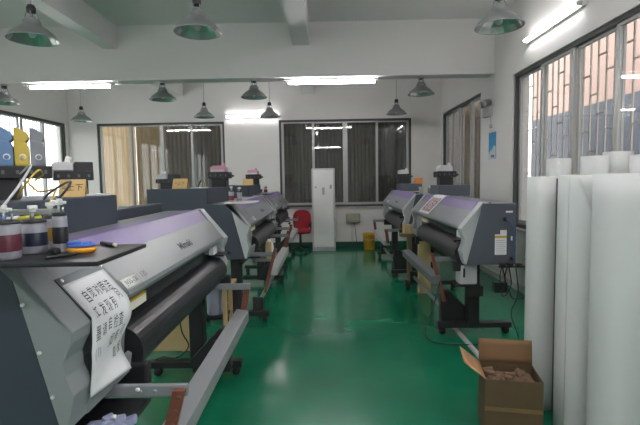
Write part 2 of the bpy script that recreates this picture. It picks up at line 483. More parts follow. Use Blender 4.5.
tube_light('unseen fill tube added along the middle ceiling beam', -0.35, 1.2, 3.675, 1.3, 'y')  # this and the next two: out-of-view tubes added to brighten the room
tube_light('unseen fill tube added along the left ceiling beam', -3.39, 1.6, 3.675, 1.3, 'y')
tube_light('unseen fill tube added to the ceiling above the white rolls', 1.5, 2.2, 4.035, 1.3, 'y')
def make_lamp(label):
    t = thing('pendant_lamp', label, 'lamp', (0, 0, 0), 0, 'bell shaped pendant lamps')
    sh = MB(); prof = [(0.228, 0.0), (0.232, 0.006), (0.226, 0.012), (0.19, 0.055), (0.145, 0.092), (0.105, 0.115), (0.085, 0.135), (0.078, 0.165)]
    sh.lathe(prof, n=40)
    sh.build('lamp_shade', CHROME_IN, t)
    inner = [(prof[0][0], prof[0][1])] + [(r - 0.004, z) for r, z in prof[1:]]
    rf = MB(); rf.lathe(inner + [(0.03, 0.163)], n=20, smooth=False)
    rf.build('reflector', mat('lamp_reflector', (222, 224, 223), 0.2, metal=0.72), t)
    ne = MB(); ne.lathe([(0, 0.20), (0.045, 0.20), (0.058, 0.19), (0.08, 0.165), (0.078, 0.16), (0.06, 0.16)], n=28)
    for k in range(4):
        a = k * PI / 2 + 0.4
        ne.cyl((0.062 * math.cos(a), 0.062 * math.sin(a), 0.17), (0.045 * math.cos(a), 0.045 * math.sin(a), 0.245), 0.006, 6)
    ne.build('neck', GREYM, t)
    MB().lathe([(0, 0.24), (0.038, 0.24), (0.042, 0.25), (0.042, 0.285), (0.03, 0.31), (0.012, 0.315), (0, 0.315)], n=20).build('lamp_cap', BLACKP, t)
    MB().lathe([(0, 0.02), (0.02, 0.022), (0.034, 0.045), (0.03, 0.08), (0.02, 0.11), (0.02, 0.16), (0, 0.16)], n=20).build('bulb', mat('bulb_glass', (196, 204, 200), 0.15), t)
    return t
def chrome_in():
    m = mat('lamp_aluminium', (150, 152, 152), 0.36, metal=0.6)
    return m
CHROME_IN = chrome_in()
lamps = [
    ((-2.645, 4.18, 2.915), ZC, 'bell lamp hanging by the leftmost ceiling beam, front row'),
    ((-1.135, 4.18, 2.95), ZC, 'bell lamp hanging left of the middle ceiling beam, front row'),
    ((1.587, 4.18, 2.945), ZC, 'large bell lamp hanging in front of the tube on the right wall'),
    ((-5.25, 7.47, 2.94), 3.245, 'bell lamp under the cross beam, cut off at the left picture edge'),
    ((-2.637, 7.47, 2.95), 3.245, 'bell lamp under the cross beam above the light curtained window'),
    ((-1.141, 7.47, 2.96), 3.245, 'bell lamp under the cross beam just left of the middle tube light'),
    ((1.585, 7.47, 2.96), 3.245, 'bell lamp under the cross beam near the right wall'),
    ((-5.11, 9.55, 2.915), ZC, 'small far bell lamp on a long rod beside the left back corner'),
    ((-2.514, 9.55, 2.95), ZC, 'small far bell lamp in front of the back window top edge, left'),
    ((-1.14, 9.55, 2.93), ZC, 'small far bell lamp in front of the glowing tube on back wall'),
    ((1.513, 9.55, 2.945), ZC, 'small far bell lamp above the dark window near right back corner')]
lamp0 = make_lamp(lamps[0][2])
for i, (loc, top, lab) in enumerate(lamps):
    l = lamp0 if i == 0 else copy_tree(lamp0, loc, i * 0.5, lab)
    l.location = loc; l.scale = (0.93, 0.93, 1.0)
for i, o in enumerate([o for o in list(COL.objects) if o.name.startswith('pendant_lamp')]):
    loc, top, lab = lamps[i]
    h = top - loc[2]
    r = MB(); r.cyl((0, 0, 0.31), (0, 0, h), 0.009, 8); r.lathe([(0.0, h - 0.03), (0.045, h - 0.025), (0.055, h - 0.004), (0.055, h), (0, h)], n=20)
    r.build('rod', GREYL, o)

# ------------------------------------------------------------------ large-format printers
LID_T = (0.0, 1.355)       # lid top edge (y,z)
LID_B = (-0.20, 1.125)      # lid front corner
def printer(name, label, loc, rz, left_style, dark, opt):
    t = thing(name, label, 'printer', loc, rz, 'wide format inkjet printers')
    HL = 1.25
    # chassis
    MB().prism([(0.30, 0.77), (0.30, 1.34), (0.05, 1.34), (0.0, 1.30), (-0.07, 1.12), (-0.10, 1.0), (-0.10, 0.77)], -HL + 0.03, HL - 0.03, bev=0.004).build('body', dark, t)
    MB().box(-HL + 0.04, HL - 0.04, 0.09, 0.30, 1.341, 1.353, 0.004).build('top_cover', COVER, t)
    # end panels: dark side + silver trim
    for s in (-1, 1):
        x0, x1 = (-HL, -HL + 0.03) if s < 0 else (HL - 0.03, HL)
        prof = [(0.30, 0.77), (0.30, 1.352), (-0.02, 1.352), (-0.165, 0.77)]
        if s < 0 and left_style == 'deep':
            prof = [(0.86, 0.72), (0.86, 1.53), (0.24, 1.53), (0.20, 1.50), (0.10, 1.40), (-0.02, 1.352), (-0.165, 0.77)]
            prof = [(0.86, 0.72), (0.86, 1.53), (0.22, 1.53), (0.22, 1.36), (-0.02, 1.352), (-0.165, 0.77)]
        MB().prism(prof, x0, x1, bev=0.005).build('side_panel', dark, t)
        tx0, tx1 = (-HL - 0.004, -HL + 0.12) if s < 0 else (HL - 0.12, HL + 0.004)
        tp = [(-0.015, 1.366), (0.04, 1.366), (0.04, 1.353), (-0.02, 1.353), (-0.165, 0.775), (-0.185, 0.775), (-0.215, 0.90), (-0.19, 0.965), (-0.188, 1.02), (-0.215, 1.075), (-0.222, 1.115)]
        MB().prism(tp, tx0, tx1, bev=0.006).build('end_cover', SILVERW if (s > 0 or opt.get('pale')) else SILVER, t)  # the 'pale' option puts the light on the near end into its colour
    # ink station at the left end, rear
    if left_style == 'deep':
        MB().box(-HL + 0.03, 0.10, 0.22, 0.86, 1.0, 1.53, 0.008).build('ink_station', dark, t)
        MB().box(0.10, HL - 0.02, 0.34, 0.46, 1.30, 1.42, 0.01).build('rear_guide', dark, t)
    else:
        MB().box(-HL, -HL + 0.52, 0.07, 0.50, 1.353, 1.50, 0.008).build('ink_station', dark, t)
    # lid: lavender band on top and upper slope, silver slope, rolled lower lip
    sx0, sx1 = -HL + 0.122, HL - 0.122
    dy, dz = LID_B[0] - LID_T[0], LID_B[1] - LID_T[1]
    L = math.hypot(dy, dz); uy, uz = dy / L, dz / L; ny, nz = uz, -uy
    ny, nz = (-abs(ny), abs(nz))
    def sl(s, off): return (LID_T[0] + uy * s * L + ny * off, LID_T[1] + uz * s * L + nz * off)
    lx0 = sx0 + 0.345 if left_style == 'deep' else sx0
    if left_style == 'deep':
        MB().prism([(0.11, 1.345), (0.11, 1.362), (0.0, 1.364), sl(0.98, 0.008), (LID_B[0] - 0.007, LID_B[1] - 0.01), (LID_B[0] + 0.05, LID_B[1] - 0.05), (0.0, 1.345)], sx0, lx0 - 0.003, bev=0.002).build('left_cover', mat('cover_grey', (122, 127, 129), 0.42), t)
    MB().prism([(0.11, 1.345), (0.11, 1.362), (0.0, 1.364), sl(0.36, 0.006), sl(0.36, -0.008), (0.0, 1.345)], lx0, sx1, bev=0.002).build('lid_band', LAV, t)
    lid = MB().prism([sl(0.362, 0.009), sl(0.98, 0.009), (LID_B[0] - 0.008, LID_B[1] - 0.01), (LID_B[0] + 0.01, LID_B[1] - 0.035), (LID_B[0] + 0.05, LID_B[1] - 0.05), sl(0.9, -0.02), sl(0.362, -0.01)], lx0, sx1, bev=0.002).build('lid', LIDM, t)
    def on_lid(x, s, off=0.0106): 
        y, z = sl(s, off); return Vector((x, y, z))
    # brand mark and model plate on the lid
    tm = MB()
    bx = opt.get('brand_x', 0.23)
    def mp(p, cx, cs): return on_lid(cx + p.x, cs - p.y / L)
    put_text(tm, 'Mimaki', 0.088, lambda p: mp(Vector((p.x, p.y * 0.8, 0)), bx, 0.73), 0.0022)
    tm.build('brand_mark', mat('brand_print', (44, 48, 56), 0.6), lid)
    pl = MB(); x0 = -0.77
    fn = lambda u, v: on_lid(x0 + u * 0.16, 0.955 - v * 0.16, 0.0112)
    pl.sheet(fn, 1, 1, 0.001).build('model_plate', WHITE, lid)
    tp = MB(); put_text(tp, 'JV33-130', 0.034, lambda p: on_lid(x0 + 0.08 + p.x, 0.875 - p.y / L, 0.0124))
    tp.build('model_text', DGREY, lid)
    tp = MB(); put_text(tp, '130', 0.045, lambda p: on_lid(x0 + 0.22 + p.x, 0.87 - p.y / L, 0.0112))
    tp.build('model_text', DGREY, lid)
    # opening below the lid and heater apron
    MB().prism([(-0.075, 1.12), (-0.145, 1.08), (-0.115, 0.975), (-0.06, 0.955)], sx0 + 0.41, sx1).build('front_window', SLOT, t)
    ap = [(-0.06, 0.98), (-0.10, 0.968)]
    for k in range(11):
        a = math.radians(100 + k * 13.0)
        ap.append((-0.125 + 0.112 * math.cos(a), 0.852 + 0.112 * math.sin(a)))
    ap.append((-0.08, 0.74))
    MB().prism(ap, sx0 + 0.40, sx1 - 0.03, bev=0.0, smooth=False).build('apron', APRON, t)
    MB().prism([(-0.06, 1.075), (-0.15, 1.07), (-0.165, 0.97), (-0.155, 0.90), (-0.15, 0.80), (-0.06, 0.76)], sx0 + 0.0, sx0 + 0.40, bev=0.004).build('side_recess', SILVER, t)
    MB().prism([(-0.16, 0.765), (-0.19, 0.775), (-0.205, 0.86), (-0.185, 0.87), (-0.15, 0.80)], sx0 + 0.0, sx0 + 0.36, bev=0.004).build('lower_sill', SILVER, t)
    for x in (sx0 + 0.37, sx1 - 0.03):
        MB().box(x, x + 0.06, -0.26, -0.08, 0.69, 0.80, 0.012).build('apron_bracket', BLACK, t)
    # white labels near the right end of the opening
    st = MB(); st.box(sx1 - 0.20, sx1 - 0.08, -0.168, -0.13, 1.005, 1.07, 0.001); st.build('label_sticker', WHITEP, t)
    st = MB(); st.box(sx0 + 0.36, sx0 + 0.66, -0.158, -0.13, 1.01, 1.05, 0.001); st.build('label_sticker', mat('sticker_cream', (226, 222, 206), 0.6), t)
    st = MB(); st.box(sx0 + 0.36, sx0 + 0.66, -0.1585, -0.13, 1.05, 1.062, 0.001); st.build('label_sticker', mat('sticker_yellow', (206, 168, 60), 0.6), t)
    lv = MB(); lv.box(sx1 - 0.16, sx1 + 0.02, -0.24, -0.16, 0.985, 1.0, 0.004); lv.cyl((sx1 + 0.0, -0.25, 0.992), (sx1 + 0.035, -0.25, 0.992), 0.014, 10)
    lv.build('feed_lever', BLACKP, t)
    # stand
    MB().box(-0.95, 0.95, -0.05, 0.06, 0.62, 0.77, 0.008).build('stand_beam', BLACK, t)
    for s in (-1, 1):
        x = s * 0.95
        MB().box(x - 0.055, x + 0.055, -0.07, 0.045, 0.10, 0.775, 0.006).build('leg', BLACK, t)
        ft = MB().box(x - 0.04, x + 0.04, -0.37, 0.38, 0.07, 0.125, 0.006).build('foot', BLACK, t)
        for y in (-0.32, 0.33):
            c = MB(); c.cyl((x - 0.025, y, 0.033), (x + 0.025, y, 0.033), 0.033, 16); c.box(x - 0.014, x + 0.014, y - 0.03, y + 0.03, 0.035, 0.075, 0.003)
            c.build('caster', BLACKP, ft)
    # media tension bar on swinging arms
    bar_c = opt.get('bar', (-0.41, 0.55))
    br = MB(); by, bz = bar_c
    br.prism([(by - 0.05, bz - 0.05), (by - 0.05, bz + 0.03), (by + 0.045, bz + 0.045), (by + 0.045, bz - 0.05)], opt.get('bar0', -0.82), opt.get('bar1', 0.80), bev=0.004)
    br.build('tension_bar', opt.get('barm', GREYM), t)
    for x, tip, s in opt.get('arms', ((-0.88, -0.46, -1), (0.86, -0.46, 1))):
        a = MB(); a.box(x - 0.012, x + 0.012, tip, 0.0, 0.735, 0.785, 0.008)
        for yy in (tip + 0.03, tip + 0.13, tip + 0.19): a.cyl((x - 0.016, yy, 0.76), (x + 0.016, yy, 0.76), 0.008, 10)
        a.build('support_arm', GREYM, t)
        lv = MB()
        if opt.get('long_lever'):
            q = [(tip - 0.01, 0.83), (tip + 0.025, 0.83), (tip + 0.16, 0.32), (tip + 0.12, 0.32)]
        elif tip > -0.4:
            q = [(tip + 0.03, 0.74), (tip + 0.07, 0.74), (tip + 0.05, 0.50), (tip + 0.01, 0.50)]
        else:
            q = [(tip + 0.0, 0.775), (tip + 0.05, 0.775), (by + 0.03, bz), (by - 0.02, bz)]
        lv.prism(q, x + s * 0.03 - 0.014, x + s * 0.03 + 0.014, bev=0.004)
        for k in range(4):
            u = (k + 0.5) / 4; yy = q[0][0] * (1 - u) + q[3][0] * u + 0.016; zz = q[0][1] * (1 - u) + q[3][1] * u
            lv.cyl((x + s * 0.03 - 0.019, yy, zz), (x + s * 0.03 + 0.019, yy, zz), 0.009, 10)
        lv.build('tension_lever', COPPER, t)
    # take-up shaft and motor near the floor
    MB().cyl((-0.88, -0.24, 0.19), (0.84, -0.24, 0.19), 0.024, 16).build('take_up_shaft', STEEL, t)
    ms = opt.get('motor', 1)
    mt = MB(); xm = ms * 0.83
    mt.box(xm - 0.06, xm + 0.05, -0.31, -0.17, 0.11, 0.35, 0.02); mt.cyl((xm - ms * 0.12, -0.24, 0.19), (xm, -0.24, 0.19), 0.05, 18)
    mt.prism([(-0.22, 0.43), (-0.30, 0.43), (-0.32, 0.30), (-0.30, 0.08), (0.0, 0.08), (0.0, 0.2)], xm - 0.03, xm + 0.056, bev=0.004)
    mo = mt.build('take_up_motor', BLACK, t)
    MB().box(xm - 0.025, xm + 0.03, -0.29, -0.23, 0.346, 0.356, 0.002).build('warning_label', mat('warning_orange', (206, 150, 40), 0.6), mo)
    MB().box(-ms * 0.92 - 0.03, -ms * 0.92 + 0.03, -0.30, -0.18, 0.12, 0.27, 0.01).build('shaft_bracket', BLACK, t)
    return t

A = math.radians(0.7)
P1 = printer('wide_format_printer', 'large lavender and silver printer carrying the handwritten paper sign', (-1.07, 2.68, 0), PI / 2 + A, 'deep', DARK, dict(motor=1, arms=((-0.92, -0.49, -1), (0.86, -0.47, 1)), bar0=-0.95))
P2 = printer('wide_format_printer', 'silver printer with dark end panel standing behind the printer with the paper sign', (-1.03, 5.99, 0), PI / 2, 'deep', DARK, dict(barm=GREYL, motor=1, long_lever=True, pale=True))
P3 = printer('wide_format_printer', 'last printer of the left row, standing beside the red chair', (-1.05, 8.75, 0), PI / 2, 'deep', DARK, dict(barm=GREYL, long_lever=True, pale=True))
P4 = printer('wide_format_printer', 'grey printer with a red printed sheet on its lid and labels on its end', (1.50, 5.50, 0), -PI / 2, 'small', DARK_LIT, dict(motor=1, arms=((0.86, -0.42, 1),), long_lever=True, bar1=0.92, bar=(-0.37, 0.56), barm=mat('grey_bar_dark', (106, 110, 113), 0.45), brand_x=-0.3))
P5 = printer('wide_format_printer', 'farthest printer of the right row beside the yellow bucket', (1.42, 8.2, 0), -PI / 2, 'small', DARK_LIT, dict(motor=1, barm=GREYL))

# right printer: stickers, cable etc on its visible end (parts in its local frame)
st = MB()
e = 1.2515
st.box(e - 0.002, e + 0.001, 0.10, 0.21, 0.865, 1.06, 0.0005); st.box(e - 0.002, e + 0.001, 0.15, 0.21, 1.06, 1.10, 0.0005)
s1 = st.build('label_sticker', WHITEP, P4)
MB().box(e - 0.001, e + 0.0018, 0.10, 0.21, 1.025, 1.048, 0.0003).build('label_stripe', mat('sticker_yellow', (206, 168, 60), 0.6), s1)
tl = MB()
for k in range(7): tl.box(e - 0.001, e + 0.0018, 0.11, 0.19 + 0.01 * (k % 2), 0.88 + k * 0.02, 0.884 + k * 0.02)
tl.build('label_lines', mat('print_grey', (150, 152, 156), 0.7), s1)
st = MB(); st.box(e - 0.002, e + 0.001, 0.20, 0.265, 1.265, 1.282, 0.0005); st.box(e - 0.002, e + 0.001, 0.25, 0.265, 1.0, 1.04, 0.0005); st.build('label_sticker', WHITEP, P4)
sk = MB(); sk.cyl((e - 0.004, 0.19, 1.205), (e + 0.02, 0.19, 1.205), 0.018, 14); sk.cyl((e - 0.004, 0.255, 0.83), (e + 0.02, 0.255, 0.83), 0.018, 14)
sk.build('cable_socket', BLACKP, P4)

# ------------------------------------------------------------------ things on and around printers
def W(p, q):  # local of printer -> world
    M = Matrix.Translation(p.location) @ Matrix.Rotation(p.rotation_euler.z, 4, 'Z')
    return M @ Vector(q)

# blue network cable on right printer
c = MB(); c.tube([W(P4, q) for q in ((e + 0.02, 0.19, 1.205), (e + 0.03, 0.22, 1.19), (e + 0.025, 0.27, 1.10), (e + 0.022, 0.28, 0.98), (e + 0.025, 0.268, 0.86), (e + 0.018, 0.257, 0.832))], 0.005)
tag(c.build('network_cable', mat('cable_blue', (72, 84, 150), 0.5)), 'blue cable plugged into the end of the printer with labels', 'cable')
# black rod sticking out and hanging cables
c = MB(); c.box(1.62, 2.45, 4.185, 4.215, 0.752, 0.768, 0.003)
for x in (1.63, 1.70, 1.78): c.box(x, x + 0.05, 4.175, 4.225, 0.768, 0.792, 0.006)
tag(c.build('cable_tray', BLACK), 'black cable tray bar sticking out under the labelled printer end', 'cable tray')
cabs = [([(1.70, 4.2, 0.755), (1.68, 4.2, 0.65), (1.72, 4.19, 0.52), (1.78, 4.2, 0.45), (1.95, 4.2, 0.50), (2.05, 4.2, 0.62), (1.98, 4.2, 0.74), (1.86, 4.19, 0.83)], 'black cable looping widely below the cable tray bar'),
        ([(1.72, 4.21, 0.755), (1.74, 4.2, 0.60), (1.70, 4.2, 0.50), (1.66, 4.22, 0.48), (1.69, 4.22, 0.60), (1.66, 4.21, 0.755)], 'short bunched black cable under the cable tray bar'),
        ([(1.78, 4.2, 0.755), (1.80, 4.19, 0.5), (1.73, 4.17, 0.32), (1.79, 4.14, 0.1), (1.74, 4.06, 0.012), (1.6, 4.0, 0.008), (1.42, 4.05, 0.008), (1.36, 4.18, 0.008), (1.5, 4.26, 0.008)], 'black cable hanging to the floor and looping near the printer foot'),
        ([(1.16, 4.55, 0.55), (1.08, 4.5, 0.30), (0.98, 4.42, 0.08), (1.02, 4.3, 0.012), (1.2, 4.22, 0.012), (1.42, 4.2, 0.012)], 'thin black cable curling on the floor in front of printer')]
for pts, lab in cabs:
    tag(MB().tube(pts, 0.006).build('black_cable', BLACKP), lab, 'cable', 'black cables')
bx = MB().box(1.60, 1.72, 4.23, 4.31, 0.50, 0.60, 0.01); tag(bx.build('power_adapter', BLACKP), 'black power adapter hanging among the cables under the printer', 'adapter')
c = MB(); c.tube([(1.655, 4.25, 0.6), (1.65, 4.24, 0.68), (1.66, 4.22, 0.755)], 0.005); c.build('plug_lead', BLACKP, bpy.data.objects['power_adapter'])

# waste ink box under the right printer
wb = thing('waste_ink_box', 'white translucent waste ink box with black handle slot under the right printer', 'ink box', (1.385, 4.42, 0.56))
MB().box(-0.085, 0.085, -0.08, 0.08, 0.0, 0.20, 0.015).build('container', mat('milky_plastic', (186, 186, 190), 0.4), wb)
MB().box(-0.055, -0.035, -0.083, -0.07, 0.07, 0.16, 0.004).build('handle_slot', BLACKP, wb)
hb = MB().box(1.27, 1.47, 4.34, 4.50, 0.535, 0.56, 0.003); hb.box(1.40, 1.53, 4.34, 4.48, 0.44, 0.54, 0.004)
o = hb.build('ink_box_holder', BLACK, P4); o.matrix_parent_inverse = (Matrix.Translation(P4.location) @ Matrix.Rotation(P4.rotation_euler.z, 4, 'Z')).inverted()

# printed sheet on right printer lid
def lid_pt(P, x, s, off=0.012):
    dy, dz = LID_B[0] - LID_T[0], LID_B[1] - LID_T[1]; L = math.hypot(dy, dz)
    return W(P, (x, LID_T[0] + dy * s - abs(dz / L) * off, LID_T[1] + dz * s + abs(dy / L) * off))
def red_print():
    m = bpy.data.materials.new('red_print'); m.use_nodes = True; nt = m.node_tree; b = nt.nodes['Principled BSDF']
    tc = nt.nodes.new('ShaderNodeTexCoord'); v = nt.nodes.new('ShaderNodeTexVoronoi'); v.inputs['Scale'].default_value = 34
    nt.links.new(tc.outputs['Object'], v.inputs['Vector'])
    r = nt.nodes.new('ShaderNodeValToRGB'); r.color_ramp.interpolation = 'CONSTANT'
    r.color_ramp.elements[0].color = srgb(96, 62, 66); r.color_ramp.elements[1].position = 0.5; r.color_ramp.elements[1].color = srgb(188, 172, 172)
    e2 = r.color_ramp.elements.new(0.25); e2.color = srgb(132, 92, 96)
    nt.links.new(v.outputs['Distance'], r.inputs[0]); nt.links.new(r.outputs[0], b.inputs['Base Color']); b.inputs['Roughness'].default_value = 0.5
    return m
ps = thing('printed_sheet', 'red and white printed sheet draped on the grey printer lid', 'sheet', tuple(lid_pt(P4, 0, 0.4)))
inv = ps.location
def shp(x, s, off): return lid_pt(P4, x, s, off) - inv
def shf(u, v):
    x = -0.12 - u * 0.56
    s = -0.25 + v * 1.2
    if s < 0:
        p = W(P4, (x, -s * 0.30 + 0.0, 1.374)) - inv; return p
    return shp(x - 0.10 * v, s, 0.0135)
MB().sheet(shf, 6, 10, 0.0012).build('paper', WHITEP, ps)
MB().sheet(lambda u, v: shp(-0.16 - u * 0.46 - 0.10 * (0.3 + 0.58 * v), 0.10 + v * 0.74, 0.0155), 2, 4, 0.0008).build('print', red_print(), ps)

# ---- black board with ink jars on first printer
def ink_board(loc, rz, size, label):
    o = MB(); o.box(-size[0] / 2, size[0] / 2, -size[1] / 2, size[1] / 2, 0, 0.014, 0.004)
    b = o.build('black_board', BLACKP); b.location = loc; b.rotation_euler = (0, 0, rz)
    return tag(b, label, 'board', 'boards on the printer tops')
ink_board((-0.99, 1.42, 1.367), A, (0.69, 0.36), 'black board on the printer top carrying four ink jars')
JARP = mat('frosted_jar', (170, 172, 182), 0.3, trans=0.25)
def jar(label, loc, r, h, ink, inkname, lo, hi):
    t = thing('ink_jar', label, 'ink jar', loc, random.random() * 6, 'ink jars on the black board')
    MB().lathe([(0, 0), (r * 0.9, 0), (r, 0.006), (r, h - 0.012), (r * 0.94, h - 0.003), (0, h - 0.003)], n=28).build('jar_body', JARP, t)
    MB().lathe([(r + 0.0006, h * lo), (r + 0.0012, h * lo + 0.003), (r + 0.0012, h * hi - 0.003), (r + 0.0006, h * hi)], n=28).build('ink_level', mat(inkname, ink, 0.35), t)
    MB().lathe([(0, h + 0.007), (r * 0.8, h + 0.007), (r * 0.98, h + 0.004), (r * 1.02, h - 0.003), (r * 1.0, h - 0.004)], n=28).build('lid', BLACKP, t)
    v = MB()
    v.cyl((0, 0, h + 0.005), (0, 0, h + 0.031), 0.004, 10); v.cyl((r * 0.5, 0, h + 0.005), (r * 0.5, 0, h + 0.024), 0.0035, 8)
    v.build('valve_stem', STEEL, t)
    v = MB(); v.box(-0.012, 0.012, -0.006, 0.006, h + 0.03, h + 0.042, 0.003); v.cyl((-0.021, 0, h + 0.043), (0.021, 0, h + 0.037), 0.005, 8); v.box(-0.005, 0.009, -0.014, 0.014, h + 0.038, h + 0.051, 0.003)
    v.build('valve', WHITE, t)
    return t
BT = 1.3815
jar('pale jar half full of magenta ink on the black board', (-0.95, 1.314, BT), 0.040, 0.108, (92, 38, 54), 'ink_magenta', 0.22, 0.68)
jar('wide jar of dark blue ink between the magenta and yellow jars', (-0.93, 1.416, BT), 0.037, 0.102, (30, 35, 56), 'ink_blue', 0.25, 0.66)
jar('narrow jar of yellow ink beside the dark blue jar', (-0.942, 1.528, BT), 0.023, 0.106, (160, 128, 50), 'ink_yellow', 0.25, 0.68)
jar('jar of black ink at the board end behind the yellow jar', (-0.848, 1.42, BT), 0.0215, 0.122, (28, 26, 34), 'ink_black', 0.25, 0.68)

# multi coloured tape tool, marker pen, cap
tt = thing('tape_tool', 'blue and yellow plastic hand tool lying on the black board', 'tool', (-0.785, 1.425, BT), 0.35)
def oval(mb, a, b, z0, z1): mb.lathe([(0, z0), (0.85, z0), (1, z0 + 0.004), (1, z1 - 0.004), (0.85, z1), (0, z1)], n=26, M=Matrix.Diagonal((a, b, 1, 1)))
m1 = MB(); oval(m1, 0.043, 0.028, 0, 0.016); m1.build('tool_base', mat('tool_yellow', (226, 158, 30), 0.45), tt)
m1 = MB(); oval(m1, 0.042, 0.027, 0.0165, 0.027); m1.box(-0.040, 0.0, -0.012, 0.012, 0.025, 0.036, 0.004); m1.box(0.005, 0.03, -0.012, 0.012, 0.025, 0.032, 0.003); m1.build('tool_top', mat('tool_blue', (62, 104, 190), 0.45), tt)
pn = thing('marker_pen', 'black marker pen lying behind the blue and yellow tool', 'pen', (-0.755, 1.548, BT + 0.0072), 0)
MB().cyl((-0.045, 0.036, 0), (0.025, -0.020, 0), 0.007, 12).build('barrel', BLACKP, pn)
MB().cyl((0.0258, -0.0207, 0), (0.036, -0.029, 0), 0.0066, 12).build('pen_cap', mat('pen_tip', (212, 206, 180), 0.5), pn)
k = MB(); k.cyl((-0.848, 1.370, BT + 0.0125), (-0.824, 1.362, BT + 0.0125), 0.012, 14); tag(k.build('bottle_cap', BLACKP), 'round black bottle cap lying beside the ink jars', 'cap')
k = MB(); k.tube([(-0.815, 1.285, BT + 0.0055), (-0.79, 1.325, BT + 0.0055), (-0.765, 1.36, BT + 0.0055)], 0.005); tag(k.build('black_strap', BLACKP), 'short black strip lying in front of the tool on the board', 'strip')

# silver rail with coloured hose couplings, fixed between the rack and jars
rl = thing('hose_rail', 'silver rail with blue and yellow hose couplings behind the ink jars', 'rail', (-1.16, 1.70, 1.485))
MB().box(-0.12, 0.14, -0.012, 0.012, 0.0, 0.022, 0.004).build('rail_bar', STEEL, rl)
for x in (-0.10, 0.12): MB().box(x - 0.012, x + 0.012, -0.01, 0.01, -0.118, 0.0, 0.003).build('rail_post', STEEL, rl)
for x, c, nm in ((-0.098, (150, 40, 66), 'coupling_red'), (-0.055, (70, 128, 214), 'coupling_blue'), (-0.012, (214, 216, 220), 'coupling_white'), (0.026, (196, 190, 50), 'coupling_yellow'), (0.07, (206, 200, 60), 'coupling_yellow')):
    MB().cyl((x - 0.026, -0.024, -0.016), (x + 0.018, -0.024, -0.010), 0.0105, 10).build('hose_coupling', mat(nm, c, 0.45), rl)

# hoses from jars up to the ink unit
hs = [([(-0.942, 1.528, 1.535), (-0.95, 1.57, 1.57), (-1.06, 1.75, 1.58), (-1.25, 1.95, 1.57), (-1.38, 2.08, 1.61)], 'yellow_hose', mat('hose_yellow', (186, 158, 50), 0.4), 'yellow ink hose rising from the jars to the ink unit'),
      ([(-0.848, 1.42, 1.553), (-0.83, 1.44, 1.585), (-0.84, 1.48, 1.608), (-0.90, 1.54, 1.60), (-0.98, 1.58, 1.565), (-1.02, 1.62, 1.545)], 'black_hose', BLACKP, 'black hose arching over from the black ink jar valve'),
      ([(-0.95, 1.314, 1.538), (-0.95, 1.38, 1.59), (-1.05, 1.6, 1.66), (-1.25, 1.9, 1.68), (-1.4, 2.06, 1.65)], 'clear_hose', mat('hose_clear', (190, 194, 196), 0.3), 'thin pale hose rising from the magenta ink jar'),
      ([(-1.28, 1.86, 1.545), (-1.22, 1.82, 1.60), (-1.2, 1.88, 1.66), (-1.26, 2.0, 1.64), (-1.36, 2.1, 1.62)], 'yellow_hose', mat('hose_yellow', (186, 158, 50), 0.4), 'slanting yellow ink hose under the ink unit tray')]
for pts, nm, m, lab in hs:
    tag(MB().tube(pts, 0.004).build(nm, m), lab, 'hose', 'ink hoses')

# ---- ink units
def ink_unit(label, loc, w, neck, h0, tray=0.055, depth=0.30, nslots=4, neckoff=0.0, rz=0.0):
    """tray on a neck; loc at its base centre; width along world X"""
    t = thing('ink_unit', label, 'ink unit', loc, rz, 'bulk ink units on the printers')
    MB().box(neckoff - neck / 2, neckoff + neck / 2, -depth * 0.35, depth * 0.35, 0, h0, 0.004).build('neck', BLACK, t)
    MB().box(-w / 2, w / 2, -depth / 2, depth / 2, h0, h0 + tray, 0.005).build('tray', BLACKP, t)
    for k in range(nslots):
        sl = MB()
        x = -w / 2 + w * (k + 0.5) / nslots
        sl.box(x - 0.006, x + 0.006, -depth / 2 - 0.0015, -depth / 2 + 0.002, h0 + tray * 0.35, h0 + tray * 0.65, 0.0005)
        sl.build('slot_label', mat('slot_mark', (96, 98, 104), 0.6), t)
    return t
SZ = 1.53
u1 = ink_unit('long black ink unit tray carrying blue yellow and grey ink containers', (-1.5525, 2.172, SZ), 0.40, 0.26, 0.10, 0.06, 0.18, 7, -0.07, 0.55)
def ink_container(label, loc, col, nm, rz=0.55):
    t = thing('ink_container', label, 'ink container', loc, rz, 'ink containers on the long tray')
    m = mat(nm, col, 0.45, noise=0.05)
    # body: slab with sloping shoulder, then a tilted neck and cap
    MB().prism([(-0.030, 0), (0.030, 0), (0.030, 0.092), (0.018, 0.116), (-0.030, 0.124)], -0.07, 0.06, 'y', bev=0.006).build('bottle', m, t)
    MB().prism([(-0.030, 0.120), (0.014, 0.112), (0.030, 0.126), (0.032, 0.146), (0.024, 0.162), (-0.010, 0.182), (-0.028, 0.184)], -0.06, 0.05, 'y', bev=0.007).build('spout', m, t)
    MB().cyl((0.004, -0.069, 0.042), (0.004, -0.074, 0.042), 0.015, 20).build('emblem_disc', WHITE, t)
    MB().cyl((0.004, -0.072, 0.042), (0.004, -0.076, 0.042), 0.010, 20).build('emblem', m, t)
    return t
tz = SZ + 0.16
ink_container('blue ink container on the long tray, cut by the picture edge', (-1.535, 2.171, tz), (96, 128, 168), 'container_blue')
ink_container('yellow ink container between the blue and grey containers', (-1.481, 2.204, tz), (196, 172, 72), 'container_yellow')
ink_container('grey ink container at the end of the long tray', (-1.426, 2.238, tz), (126, 130, 138), 'container_grey')

